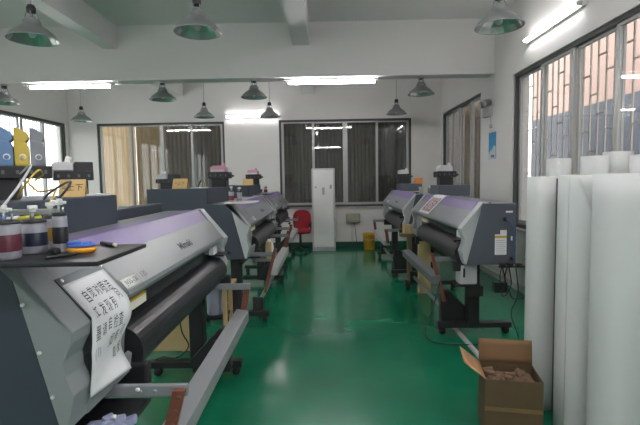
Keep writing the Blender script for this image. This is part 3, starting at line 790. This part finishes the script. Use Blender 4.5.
def small_unit(label, loc, bottlecol, bname, topper, w=0.27, neck=0.19, h0=0.11, tray=0.085, bh=0.085, end=True, rz=0.0):
    dp = 0.24 if end else 0.16; t = ink_unit(label, loc, w, neck, h0, tray, dp, 4, 0.0, rz)
    zt = h0 + tray
    MB().box(w / 2 - 0.10 if not end else w / 2 - 0.02, w / 2 + 0.0 if not end else w / 2 + 0.03, -dp * 0.46, dp * 0.46, zt - 0.01 if not end else h0 + 0.02, zt + 0.055 if not end else h0 + 0.05, 0.005).build('tray_end', BLACKP, t)
    xo = -0.055 if not end else -0.01
    b = thing('ink_bottle', topper, 'ink bottle', (loc[0] + xo * math.cos(rz), loc[1] + xo * math.sin(rz), loc[2] + zt + 0.001), rz, 'ink bottles lying in the unit trays')
    m = mat('bottle_' + bname, bottlecol, 0.45, noise=0.04)
    hw = w * 0.36 if end else w * 0.27
    MB().prism([(-hw, 0), (hw, 0), (hw, bh * 0.7), (hw * 0.7, bh), (-hw * 0.7, bh), (-hw, bh * 0.7)], -dp * 0.42, dp * 0.42, 'y', bev=0.014).build('bottle', m, b)
    MB().box(-hw * 0.95, hw * 0.95, -dp * 0.42 - 0.0012, -dp * 0.42 + 0.002, 0.006, bh * 0.36, 0.0005).build('bottle_label', mat('pale_label', (206, 208, 214), 0.5), b)
    MB().cyl((hw * 0.55, -0.02, bh * 0.95), (hw * 0.7, -0.025, bh + 0.03), 0.02, 14).build('cap', WHITE if bname == 'white' else m, b)
    return t
small_unit('black ink unit behind the folded card on the nearest printer', (-1.517, 2.705, SZ), (206, 204, 206), 'white', 'white ink bottle lying in the unit behind the folded card', 0.21, 0.15, 0.09, 0.055, 0.055, False, 0.55)
small_unit('black ink unit in front of the taupe curtains', (-1.77, 5.08, SZ), (188, 188, 190), 'pearl', 'pearl grey ink bottle in front of the taupe curtains', 0.235, 0.15, 0.06, 0.045, 0.055, False)
small_unit('black ink unit with pink bottle on the second left printer', (-1.40, 6.02, SZ), (206, 150, 170), 'pink', 'large pink ink bottle on the second left printer')
small_unit('black ink unit with pink bottle on the last left printer', (-1.36, 8.6, SZ), (206, 150, 170), 'pink', 'smaller looking pink ink bottle on the last left printer')
small_unit('black ink unit on the grey right printer near the far window', (1.72, 6.50, 1.50), (214, 214, 210), 'white', 'white ink bottle in the unit on the grey right printer')
small_unit('black ink unit on the farthest right printer before dark curtain', (1.60, 9.2, 1.50), (214, 214, 210), 'white', 'white ink bottle on the farthest right printer')

# folded cards
def tent_card(label, loc, rz, w=0.15, h=0.10, writing='=上下', col=None):
    t = thing('folded_card', label, 'card', loc, rz, 'folded cardboard notices')
    m = mat('card_buff', (196, 166, 112), 0.8, noise=0.05) if col is None else mat('card_%d' % col[0], col, 0.8)
    d = 0.055
    mb = MB()
    for s in (-1, 1):
        mb.prism([(s * d, 0), (0, h), (0, h - 0.004), (s * (d - 0.003), 0)], -w / 2, w / 2, 'x')
    mb.build('card', m, t)
    if writing:
        k = MB(); nrm = Vector((0, -h, d)).normalized()
        def fn(p):
            s = 0.5 + p.y / h
            q = Vector((p.x, -d * (1 - s), h * s)); return q + nrm * 0.0 + Vector((0, -0.0012, 0.0008))
        put_text(k, writing, 0.042, fn); k.build('writing', INKTXT, t)
    return t
tent_card('buff folded card with handwriting standing by the white bottle unit', (-1.405, 2.50, SZ), 0.3, 0.13, 0.095)
tent_card('small buff folded card below the taupe curtains', (-1.60, 4.98, SZ), 0.0, 0.16, 0.11)
tent_card('folded card seen edge on, like a thin tent, beside pink bottle unit', (-1.52, 5.55, SZ), PI / 2 + 0.1, 0.10, 0.11, None, (150, 138, 110))
tent_card('yellowish folded card between the two pink bottle units', (-1.36, 7.95, SZ), 0.0, 0.18, 0.11, None)
tent_card('orange folded card on the farthest right printer', (1.86, 9.0, 1.50), 0.0, 0.15, 0.11, None, (206, 128, 60))
# white paper pad and odds on stations
o = MB().box(-1.37, -1.30, 2.56, 2.70, SZ, SZ + 0.012, 0.002); tag(o.build('paper_pad', WHITEP), 'white paper pad on the dark station behind the folded card', 'paper')
o = MB().box(-1.50, -1.36, 5.0, 5.25, SZ, SZ + 0.008, 0.002); tag(o.build('paper_pad', WHITEP), 'white paper on the dark station by the small buff card', 'paper')

# board + jars on second left printer
o = MB().box(-1.06, -0.74, 4.70, 5.04, 1.367, 1.381, 0.004); tag(o.build('white_board', WHITE), 'white board on the second left printer carrying two small jars', 'board')
jar('small jar of red ink on the second left printer', (-1.0, 4.78, BT), 0.028, 0.115, (120, 40, 60), 'ink_red', 0.15, 0.6)
jar('clear jar with little ink beside the red jar', (-0.92, 4.82, BT), 0.027, 0.105, (150, 120, 120), 'ink_pale', 0.1, 0.35)
ink_board((-1.05, 7.75, 1.367), 0, (0.3, 0.3), 'small black board on the last left printer with one jar')
jar('jar of crimson ink on the last left printer', (-1.02, 7.72, BT), 0.03, 0.11, (120, 40, 60), 'ink_red', 0.2, 0.65)
# far right printer top: white cup, two clear jars
cp = thing('paper_cup', 'white paper cup standing on the farthest right printer top', 'cup', (1.50, 7.05, 1.366))
MB().lathe([(0, 0.0), (0.03, 0.0), (0.04, 0.10), (0.042, 0.103), (0.038, 0.103), (0.03, 0.01), (0, 0.01)], n=24).build('cup_wall', mat('cup_cream', (216, 212, 196), 0.6), cp)
for i, (x, y) in enumerate(((1.64, 7.08), (1.71, 7.02))):
    j = thing('glass_jar', ['clear glass jar standing right beside the white cup', 'clear glass jar standing nearest the grey printer box'][i], 'jar', (x, y, 1.366), 0, 'clear glass jars')
    MB().lathe([(0, 0), (0.032, 0), (0.034, 0.01), (0.034, 0.07), (0.026, 0.085), (0, 0.085)], n=22).build('jar_body', mat('clear_glass', (196, 204, 196), 0.1, trans=0.7), j)
    MB().lathe([(0, 0.1), (0.027, 0.1), (0.028, 0.086), (0, 0.086)], n=20).build('lid', WHITE, j)
o = MB().box(1.40, 1.46, 7.0, 7.1, 1.366, 1.385, 0.004); tag(o.build('black_case', BLACKP), 'flat black case lying beside the white cup', 'case')

# ------------------------------------------------------------------ paper sign on first printer
note = thing('paper_sign', 'white handwritten paper sign hanging over the nearest printer front', 'sign', tuple(lid_pt(P1, -1.0, 0.5)))
nv = Vector(note.location)
def note_pt(a, d, off=0.0):
    """a = across (0 left .. 1 right), d = distance down the sheet (0..0.62)"""
    x = -1.122 + a * 0.30
    LL = 0.305; Ls = 0.49 * LL
    if d < Ls:
        return lid_pt(P1, x, 0.54 + d / LL, 0.0155 + off) - nv
    e2 = d - Ls; x -= 0.035 * min(1.0, e2 / 0.12)
    z0_ = LID_T[1] + (LID_B[1] - LID_T[1]) * 1.03 + 0.009
    y = -0.2185 + 0.0 * a - 0.012 * math.sin(min(1, e2 / 0.25) * PI * 1.0) * (1 - a) - (0.022 * math.sin(e2 * 24) * a)
    return W(P1, (x, y - off, z0_ - e2)) - nv
NL = 0.43
MB().sheet(lambda u, v: note_pt(u, v * (NL + 0.02 * u)), 8, 40, 0.0008).build('paper', WHITEP, note)
wr = MB()
def line(txt, a0, d0, size, da=0.125, sl=0.0):
    for i, ch in enumerate(txt):
        sz = size * random.uniform(0.88, 1.12); sk = random.uniform(-0.05, 0.2); jd = random.uniform(-0.006, 0.006)
        a = a0 + i * da
        if ch == ' ': continue
        v, f = text_mesh(ch, sz)
        wr._merge([note_pt(a + (p.x + sk * p.y) * 0.8 / 0.31, d0 + jd + sl * i - p.y * 1.15, 0.0016) for p in v], f)
line('自觉对喷洁', 0.22, 0.075, 0.052, 0.145)
line('如发现有', 0.17, 0.150, 0.046, 0.15)
line('问', 0.84, 0.12, 0.046)
line('墨请自检查', 0.14, 0.215, 0.046, 0.14)
line('(1)', 0.10, 0.285, 0.04, 0.06)
line('如有问', 0.52, 0.275, 0.046, 0.15)
line('题报', 0.72, 0.345, 0.046, 0.15)
wr.build('writing', INKTXT, note)
# grey backing panel with corner screws (part of the printer)
iv = (Matrix.Translation(P1.location) @ Matrix.Rotation(P1.rotation_euler.z, 4, 'Z')).inverted()
bp = MB().sheet(lambda u, v: iv @ lid_pt(P1, -1.127 + u * 0.335, 0.44 + v * 0.59, 0.0125), 1, 1, 0.002).build('access_panel', mat('panel_grey', (142, 148, 151), 0.4), P1)
gr = MB()
for (x, s) in ((-1.10, 0.48), (-0.815, 0.48)):
    p = iv @ lid_pt(P1, x, s, 0.012); q = iv @ lid_pt(P1, x, s, 0.018); gr.cyl(p, q, 0.008, 12)
gr.build('panel_screw', WHITE, bp)
ln = MB()
for (xa, sa, xb, sb) in ((-1.127, 0.44, -0.792, 0.44), (-0.792, 0.44, -0.792, 1.02), (-1.127, 0.44, -1.127, 1.02)):
    ln.tube([iv @ lid_pt(P1, xa, sa, 0.0125), iv @ lid_pt(P1, xb, sb, 0.0125)], 0.0018, 6)
ln.build('panel_seam', BLACKP, bp)
sc = MB()
for y, z in ((-0.055, 1.21), (-0.135, 0.90), (-0.10, 1.05)):
    sc.cyl((-1.253, y - 0.012, z), (-1.262, y - 0.012, z), 0.006, 10)
for x in (-1.2, -1.0):
    sc.cyl((x, -0.325, 0.80), (x, -0.312, 0.80), 0.007, 10)
sc.build('screw', WHITE, P1)

# ------------------------------------------------------------------ under the left printers
o = MB().box(-1.62, -1.20, 3.90, 3.93, 0.10, 0.62, 0.003); tag(o.build('tan_board', TAN), 'tan board standing behind the foot of the nearest printer', 'board')
c = MB().tube([(-1.25, 3.70, 0.55), (-1.22, 3.68, 0.35), (-1.17, 3.69, 0.22), (-1.26, 3.64, 0.14), (-1.36, 3.62, 0.16), (-1.43, 3.63, 0.134)], 0.006); tag(c.build('black_cable', BLACKP), 'black cable hanging before the tan board', 'cable', 'black cables')
# low wooden stool with white roll and cup
stl = thing('wooden_stool', 'rough pale wooden stool under the near printer end', 'stool', (-1.16, 4.28, 0))
WOOD = mat('pale_wood', (190, 158, 112), 0.7, noise=0.12, nscale=18)
MB().box(-0.26, 0.26, -0.16, 0.16, 0.60, 0.63, 0.004).build('board_top', WOOD, stl)
for sx in (-1, 1):
    for sy in (-1, 1):
        MB().box(sx * 0.2 - 0.018, sx * 0.2 + 0.018, sy * 0.12 - 0.018, sy * 0.12 + 0.018, 0, 0.60, 0.003).build('leg', WOOD, stl)
MB().box(-0.2, 0.2, -0.13, 0.13, 0.30, 0.325, 0.003).build('shelf', BLACKP, stl)
wrl = thing('paper_roll', 'bluish white paper roll standing on the shelf of the wooden stool', 'paper roll', (-1.08, 4.27, 0.326))
MB().lathe([(0.02, 0), (0.075, 0), (0.078, 0.006), (0.078, 0.25), (0.072, 0.262), (0.02, 0.262), (0.02, 0)], n=28).build('roll', mat('bluish_paper', (176, 182, 206), 0.6), wrl)
cc = thing('paper_cup', 'white paper cup on the green floor behind the second printer foot', 'cup', (-1.16, 5.42, 0))
MB().lathe([(0, 0), (0.036, 0), (0.05, 0.115), (0.053, 0.12), (0.048, 0.12), (0.036, 0.01), (0, 0.01)], n=24).build('cup_wall', mat('cup_white', (216, 218, 216), 0.6), cc)
# items under the second left printer: white bottle and cardboard tube
bo = thing('white_bottle', 'white plastic bottle standing under the second left printer', 'bottle', (-0.73, 5.75, 0.62))
MB().lathe([(0, 0), (0.05, 0), (0.055, 0.01), (0.055, 0.15), (0.045, 0.19), (0.025, 0.2), (0.025, 0.23), (0, 0.23)], n=22).build('bottle_body', WHITE, bo)
MB().box(0.01, 0.03, -0.062, -0.048, 0.05, 0.13, 0.005).build('handle', BLACKP, bo)
o = MB().box(-0.92, -0.685, 5.58, 5.95, 0.59, 0.62, 0.004); o.box(-0.94, -0.9, 5.65, 5.9, 0.56, 0.72, 0.003)
o = o.build('media_tray', GREYM, P2); o.matrix_parent_inverse = (Matrix.Translation(P2.location) @ Matrix.Rotation(P2.rotation_euler.z, 4, 'Z')).inverted()
o = MB().box(-0.755, -0.69, 5.60, 5.66, 0.62, 0.84, 0.003); tag(o.build('cardboard_piece', TAN), 'buff cardboard piece standing beside the white bottle', 'cardboard')

# ------------------------------------------------------------------ under the right printers
o = MB().box(1.29, 1.445, 6.18, 6.20, 0.0, 0.73, 0.003); o.box(1.29, 1.31, 6.20, 6.30, 0.0, 0.68, 0.003)
tag(o.build('tan_board', TAN), 'tan folded board standing under the grey right printer', 'board')
o = MB().box(1.24, 1.31, 6.81, 6.88, 0.0, 0.72, 0.004); o.box(1.14, 1.44, 6.77, 6.93, 0.72, 0.77, 0.004)
tag(o.build('wooden_stand', mat('dull_wood', (118, 108, 82), 0.8, noise=0.1)), 'dull wooden post stand by the far end of grey printer', 'stand')
o = MB().box(1.18, 1.38, 6.78, 6.92, 0.77, 0.90, 0.004); tag(o.build('tan_carton', TAN), 'small tan carton on the dull wooden stand between the right printers', 'carton')

# ------------------------------------------------------------------ floor conduit, back wall things
o = MB(); o.prism([(1.335, 0), (1.39, 0), (1.38, 0.016), (1.345, 0.016)], 3.05, 5.3, 'y')
o = o.build('floor_conduit', GREYL); tag(o, 'grey cable cover strip running along the green floor', 'cable cover')

ac = thing('air_conditioner', 'tall white cabinet style air conditioner standing against the back window', 'air conditioner', (-0.04, 10.25, 0))
MB().box(-0.262, 0.262, -0.15, 0.17, 0.0, 1.86, 0.02).build('cabinet', mat('ac_grey', (188, 190, 190), 0.45), ac)
MB().box(-0.225, 0.225, -0.165, -0.14, 0.09, 1.82, 0.012).build('front_panel', WHITE, ac)
MB().box(-0.262, 0.262, -0.168, -0.15, 0.0, 0.075, 0.006).build('plinth', mat('ac_plinth', (160, 163, 163), 0.5), ac)
g = MB(); g.box(-0.03, 0.03, -0.168, -0.164, 1.27, 1.43, 0.001); g.build('display', mat('ac_display', (168, 170, 172), 0.5), ac)
g = MB(); g.box(-0.185, -0.155, -0.168, -0.164, 1.42, 1.46, 0.001); g.box(0.145, 0.19, -0.168, -0.164, 1.40, 1.49, 0.001); g.build('label_mark', mat('ac_mark', (150, 154, 160), 0.5), ac)

bk = thing('bucket', 'yellow plastic bucket on the floor by the back wall', 'bucket', (0.99, 10.25, 0))
YEL = mat('bucket_yellow', (206, 158, 40), 0.45, noise=0.05)
MB().lathe([(0, 0), (0.11, 0), (0.118, 0.008), (0.145, 0.33), (0.152, 0.335), (0.152, 0.365), (0.146, 0.37), (0.14, 0.365), (0.135, 0.33), (0.11, 0.012), (0, 0.012)], n=32).build('bucket_wall', YEL, bk)
MB().lathe([(0.1425, 0.29), (0.149, 0.29), (0.151, 0.30), (0.1425, 0.302)], n=32).build('rim', YEL, bk)
MB().tube([(0.15, 0, 0.335), (0.12, -0.12, 0.26), (0, -0.165, 0.23), (-0.12, -0.12, 0.26), (-0.15, 0, 0.335)], 0.004).build('handle', WHITE, bk)

jb = thing('switch_box', 'beige electrical box on the back wall above the yellow bucket', 'electrical box', (0.645, YB, 0.70))
BEI = mat('box_beige', (150, 152, 132), 0.5)
MB().box(-0.165, 0.165, -0.11, 0, -0.105, 0.105, 0.012).build('case', BEI, jb)
MB().box(-0.135, 0.135, -0.118, -0.108, -0.045, 0.085, 0.006).build('cover', mat('box_beige_light', (168, 170, 150), 0.5), jb)
o = MB().box(0.60, 0.655, YB - 0.03, YB, 0.13, 0.595, 0.004); tag(o.build('wall_conduit', mat('conduit_white', (196, 196, 190), 0.5)), 'white conduit running from the beige electrical box to the floor', 'conduit')
c = MB().tube([(0.68, YB - 0.012, 0.595), (0.70, YB - 0.012, 0.4), (0.72, YB - 0.02, 0.2), (0.70, YB - 0.05, 0.06), (0.55, YB - 0.12, 0.008), (0.2, YB - 0.12, 0.008), (0.15, YB - 0.1, 0.008)], 0.007); tag(c.build('black_cable', BLACKP), 'thin dark cable hanging from the electrical box to the floor', 'cable', 'black cables')

# red office chair
rc = thing('office_chair', 'red office chair beside the tall white air conditioner', 'chair', (-0.575, 10.08, 0))
RED = mat('red_fabric', (150, 26, 40), 0.75, noise=0.1, nscale=30)
def cush(u, v):
    return None
b = MB()
prof = [(-0.19, 0.02), (-0.21, 0.16), (-0.20, 0.30), (-0.15, 0.38), (-0.06, 0.415), (0.06, 0.415), (0.15, 0.38), (0.20, 0.30), (0.21, 0.16), (0.19, 0.02), (0.12, -0.03), (-0.12, -0.03)]
b.prism(prof, -0.03, 0.03, 'y', bev=0.018, M=Matrix.Translation((0.03, 0.20, 0.51)) @ Matrix.Rotation(-0.15, 4, 'X'))
b.build('backrest', RED, rc)
b = MB(); b.box(-0.22, 0.24, -0.22, 0.20, 0.42, 0.50, 0.035); b.build('seat', RED, rc)
b = MB(); b.box(-0.03, 0.07, 0.205, 0.225, 0.44, 0.66, 0.004); b.box(-0.1, 0.1, -0.1, 0.22, 0.40, 0.425, 0.004); b.build('back_bracket', BLACK, rc)
for s in (-1, 1):
    b = MB(); b.tube([(s * 0.20, 0.05, 0.41), (s * 0.23, 0.05, 0.45), (s * 0.235, 0.06, 0.60), (s * 0.235, -0.08, 0.64)], 0.012); b.box(s * 0.235 - 0.02, s * 0.235 + 0.02, -0.14, 0.12, 0.63, 0.655, 0.008); b.build('armrest', BLACKP, rc)
MB().cyl((0, 0, 0.10), (0, 0, 0.405), 0.028, 16).build('gas_lift', BLACK, rc)
b = MB()
for k in range(5):
    a = k * 2 * PI / 5 + 0.3
    b.cyl((0, 0, 0.105), (0.22 * math.cos(a), 0.22 * math.sin(a), 0.075), 0.022, 10, r2=0.014)
base = b.build('star_base', BLACKP, rc)
for k in range(5):
    a = k * 2 * PI / 5 + 0.3
    q = MB(); x, y = 0.22 * math.cos(a), 0.22 * math.sin(a)
    q.cyl((x - 0.02, y, 0.03), (x + 0.02, y, 0.03), 0.03, 14); q.cyl((x, y, 0.03), (x, y, 0.075), 0.008, 8); q.build('caster', BLACKP, base)

# poster and emergency light on right wall pier
po = thing('wall_poster', 'narrow blue and white poster on the pier between the right windows', 'poster', (XR, 7.38, 2.11))
MB().box(-0.004, 0, -0.155, 0.155, -0.215, 0.215).build('poster_sheet', mat('poster_blue', (58, 148, 196), 0.5, noise=0.08), po)
pm = MB()
pm.prism([(0.15, -0.21), (-0.15, -0.21), (-0.15, -0.02), (-0.06, 0.0), (0.0, -0.06), (0.08, -0.08), (0.15, -0.13)], -0.0055, -0.0042, 'x'); pm.build('poster_picture', mat('poster_white', (196, 206, 210), 0.5), po)
pm = MB(); pm.box(-0.0065, -0.0054, -0.10, 0.05, -0.19, -0.15); pm.build('poster_print', mat('poster_dark', (110, 120, 130), 0.6), po)
fa = thing('emergency_light', 'pale twin spot emergency light high on the pier above the poster', 'emergency light', (XR, 7.52, 2.72))
PALE = mat('pale_unit', (172, 174, 170), 0.5)
MB().box(-0.07, 0, -0.15, 0.15, -0.13, 0.02, 0.012).build('housing', PALE, fa)
for s in (-1, 1):
    k = MB(); k.cyl((-0.03, s * 0.085, 0.095), (-0.12, s * 0.10, 0.075), 0.052, 20, r2=0.062); k.cyl((-0.04, s * 0.085, 0.02), (-0.05, s * 0.085, 0.06), 0.012, 8)
    l = k.build('spot_head', mat('spot_grey', (140, 142, 140), 0.45), fa)
    MB().cyl((-0.121, s * 0.10, 0.075), (-0.124, s * 0.1005, 0.0743), 0.05, 20).build('lens', mat('lens_grey', (196, 198, 196), 0.2), l)
c = MB(); c.tube([(XR - 0.012, 7.45, 2.59), (XR - 0.012, 7.43, 2.52), (XR - 0.012, 7.42, 2.46)], 0.006); c.box(XR - 0.03, XR, 7.39, 7.45, 2.40, 2.46, 0.004)
tag(c.build('wall_socket', PALE), 'small pale socket hanging below the emergency light', 'socket')

# ------------------------------------------------------------------ white paper rolls
ROLLP = thin_mat('white_roll_paper', (214, 217, 216), 0.12, 0.55)
COREM = mat('roll_core', (168, 150, 122), 0.8)
def big_roll(label, x, y, r, h, ang=0.0, flap=0.0, lean=(0, 0), flap_h=None):
    t = thing('fabric_roll', label, 'roll', (x, y, 0), 0, 'tall white rolls standing on end')
    t.rotation_euler = (lean[0], lean[1], 0)
    # outer skin: last turn of a spiral with a loose end
    n = 72; bm = MB()
    prof_out = []
    for k in range(n + 1):
        a = ang + 2 * PI * k / n
        rr = r * (1.0 + 0.012 * math.sin(3 * a + x * 9) + 0.008 * math.sin(5 * a)) 
        prof_out.append((a, rr))
    rc = min(0.045, r * 0.42)
    def ringpt(a, rr, z):
        w = 1.0 + 0.012 * math.sin(z * 3.1 + a * 2)
        return Vector((rr * w * math.cos(a), rr * w * math.sin(a), z))
    tb = bmesh.new(); zs = [h * q / 10 for q in range(11)]
    G = [[tb.verts.new(ringpt(a, rr, z)) for a, rr in prof_out[:-1]] for z in zs]
    for A_, B_ in zip(G, G[1:]):
        for k in range(n): tb.faces.new([A_[k], A_[(k + 1) % n], B_[(k + 1) % n], B_[k]])
    # stepped wound top
    steps = [1.0, 0.86, 0.72, 0.58]; prev = G[-1]
    for si, q in enumerate(steps[1:]):
        z = h - 0.004 * (si % 2) - 0.002
        rr_ = max(rc, r * q)
        ring = [tb.verts.new(Vector((rr_ * math.cos(a), rr_ * math.sin(a), z))) for a, _ in prof_out[:-1]]
        for k in range(n): tb.faces.new([prev[k], prev[(k + 1) % n], ring[(k + 1) % n], ring[k]])
        prev = ring
    for z in (h - 0.25,):
        ring = [tb.verts.new(Vector((rc * math.cos(a), rc * math.sin(a), z))) for a, _ in prof_out[:-1]]
        for k in range(n): tb.faces.new([prev[k], prev[(k + 1) % n], ring[(k + 1) % n], ring[k]])
        tb.faces.new(ring)
    tb.faces.new(list(reversed(G[0])))
    bmesh.ops.recalc_face_normals(tb, faces=list(tb.faces))
    bm.add(tb, None, True)
    bm.build('wound_sheet', ROLLP, t)
    cm = MB(); cm.lathe([(rc - 0.002, h - 0.24), (rc - 0.002, h + 0.004), (rc - 0.008, h + 0.004), (rc - 0.008, h - 0.24)], n=24); cm.build('core', COREM, t)
    if flap > 0:
        fm = MB(); fh = flap_h or h
        def fn(u, v):
            a = ang + u * 1.4; z = v * fh
            top = 1.0
            lift = flap * (u ** 2) * (0.15 + 0.85 * v ** 2)
            rr = r * 1.02 + 0.003 + lift
            zz = z - 0.55 * max(0, u - 0.35) * v ** 3
            return (rr * math.cos(a), rr * math.sin(a), max(0.002, zz))
        fm.sheet(fn, 16, 24, 0.001); fm.build('loose_edge', ROLLP, t)
    return t
big_roll('white roll standing directly behind the open cardboard box, leftmost of the rolls', 1.485, 3.09, 0.098, 1.60, 0.4)
big_roll('white roll with a loose curling edge, second from the cardboard box', 1.553, 2.78, 0.112, 1.605, 3.75, 0.055, (0, 0), 1.60)
big_roll('widest white roll in front with a bright right side', 1.632, 2.50, 0.138, 1.61, 1.0, 0.0)
big_roll('white roll cut off by the right picture edge', 1.955, 2.58, 0.125, 1.60, 0.0)
big_roll('taller white roll behind, in front of the second window mullion', 1.80, 3.50, 0.086, 1.735, 0.0)
big_roll('taller white roll behind, between the slim rear rolls', 1.945, 3.28, 0.092, 1.74, 0.0)
big_roll('tallest white rear roll under the third window pane', 2.20, 3.42, 0.10, 1.775, 0.0)
big_roll('taller white rear roll by the right picture edge', 2.235, 3.17, 0.098, 1.74, 0.0)
# dark thin strip between front rolls
o = MB().box(1.513, 1.535, 2.95, 2.97, 0.0, 1.585, 0.003); tag(o.build('dark_batten', mat('batten_dark', (70, 68, 70), 0.7, noise=0.3, nscale=30)), 'thin dark batten standing between the front white rolls', 'batten')

# ------------------------------------------------------------------ cardboard box with open flaps
cb_ = thing('cardboard_box', 'open brown cardboard box with raised flaps beside the white rolls', 'box', (1.14, 2.76, 0), math.radians(-11))
w2, d2, hh = 0.165, 0.135, 0.38; tk = 0.005
sd = MB()
sd.box(-w2, w2, -d2, -d2 + tk, 0, hh); sd.box(-w2, w2, d2 - tk, d2, 0, hh)
sd.box(-w2, -w2 + tk, -d2 + tk, d2 - tk, 0, hh); sd.box(w2 - tk, w2, -d2 + tk, d2 - tk, 0, hh); sd.box(-w2 + tk, w2 - tk, -d2 + tk, d2 - tk, 0, tk)
body = sd.build('carton', CARD_SHADED, cb_)
def flap(name, p, q, dirv, L, m):
    p, q, dv = Vector(p), Vector(q), Vector(dirv).normalized() * L
    MB().sheet(lambda u, v: p.lerp(q, u) + dv * v, 4, 4, 0.004).build(name, m, cb_)
flap('flap', (-w2, d2 - 0.003, hh), (w2, d2 - 0.003, hh), (0, 0.12, 1), 0.155, mat('cardboard_half_lit', (128, 98, 68), 0.85, noise=0.08, nscale=14))  # same cardboard again, toned between the lit flap and the shaded faces
flap('flap', (-w2 + 0.002, d2, hh), (-w2 + 0.002, -d2, hh), (-0.8, -0.05, 0.62), 0.16, CARD_LIT)
flap('flap', (w2 - 0.004, -d2 + 0.02, hh), (w2 - 0.004, d2 - 0.02, hh), (-0.02, 0, -1), 0.10, CARD_SHADED)
pr_ = MB(); put_text(pr_, '中国制造', 0.036, lambda p: Vector((-0.05 + p.x, -d2 - 0.0012, 0.29 + p.y))); pr_.build('carton_print', mat('print_brown', (88, 66, 46), 0.8), body)
tp = MB(); tp.box(-w2 + 0.001, w2 - 0.001, -d2 - 0.0012, -d2 + 0.001, 0.185, 0.21); tp.build('tape_strip', mat('tape_brown', (124, 98, 66), 0.3), body)
wad = MB()
for k in range(16):
    x = random.uniform(-0.12, 0.12); y = random.uniform(-0.09, 0.09)
    M = Matrix.Translation((x, y, 0.345 + random.uniform(-0.015, 0.008))) @ Matrix.Rotation(random.random() * 3, 4, 'Z') @ Matrix.Rotation(random.random() * 2, 4, 'X')
    wad.box(-0.035, 0.035, -0.025, 0.025, -0.012, 0.012, 0.006, 1, M)
wad.box(-0.15, 0.15, -0.12, 0.12, 0.01, 0.335, 0.02)
o = wad.build('packing_paper', mat('packing', (116, 92, 72), 0.8, noise=0.3, nscale=30)); o.location = (1.14, 2.76, 0); o.rotation_euler = (0, 0, math.radians(-11))
tag(o, 'crumpled packing paper filling the open cardboard box', 'packing paper', kind='stuff')
# rag on the tray under the first printer
lt = MB(); lt.box(-1.20, -0.82, -0.30, -0.06, 0.665, 0.68, 0.003); lt.box(-1.0, -0.96, -0.08, -0.03, 0.64, 0.68, 0.003); lt.build('lower_tray', BLACK, P1)
o = MB()
for k in range(6):
    M = Matrix.Translation((-0.86 + 0.02 * k, 1.60 + 0.015 * (k % 3), 0.70)) @ Matrix.Rotation(k * 1.3, 4, 'Z') @ Matrix.Rotation(0.5 * math.sin(k * 2.0), 4, 'Y')
    o.box(-0.035, 0.035, -0.022, 0.022, -0.012, 0.014, 0.009, 2, M)
tag(o.build('cloth_rag', mat('rag_blue', (150, 156, 186), 0.8, noise=0.3, nscale=30)), 'crumpled pale blue rag lying under the nearest printer', 'rag')

# ------------------------------------------------------------------ world, camera, view
w = bpy.data.worlds.new('overcast'); scene.world = w; w.use_nodes = True
nt = w.node_tree; bg = nt.nodes['Background']
tc = nt.nodes.new('ShaderNodeTexCoord'); sp = nt.nodes.new('ShaderNodeSeparateXYZ'); rp = nt.nodes.new('ShaderNodeValToRGB')
rp.color_ramp.elements[0].color = (0.92, 0.94, 0.96, 1); rp.color_ramp.elements[1].color = (0.98, 0.99, 1.0, 1)
nt.links.new(tc.outputs['Generated'], sp.inputs[0]); nt.links.new(sp.outputs['Z'], rp.inputs[0]); nt.links.new(rp.outputs[0], bg.inputs[0])
bg.inputs[1].default_value = 1.1

cam = bpy.data.cameras.new('camera'); co = bpy.data.objects.new('camera', cam); COL.objects.link(co)
cam.sensor_width = 36; cam.sensor_fit = 'HORIZONTAL'; cam.lens = 36 * 450 / 640; cam.clip_start = 0.05
pitch = math.atan(32.5 / 450); yaw = math.atan(5.5 / 450)
co.matrix_world = Matrix.Translation((0, 0, 1.6)) @ Matrix.Rotation(yaw, 4, 'Z') @ Matrix.Rotation(PI / 2 - pitch, 4, 'X') @ Matrix.Rotation(-0.016, 4, 'Z')
scene.camera = co
vs = scene.view_settings
vs.view_transform = 'Standard'; vs.look = 'None'; vs.exposure = 2.35; vs.gamma = 1.0; vs.use_curve_mapping = False
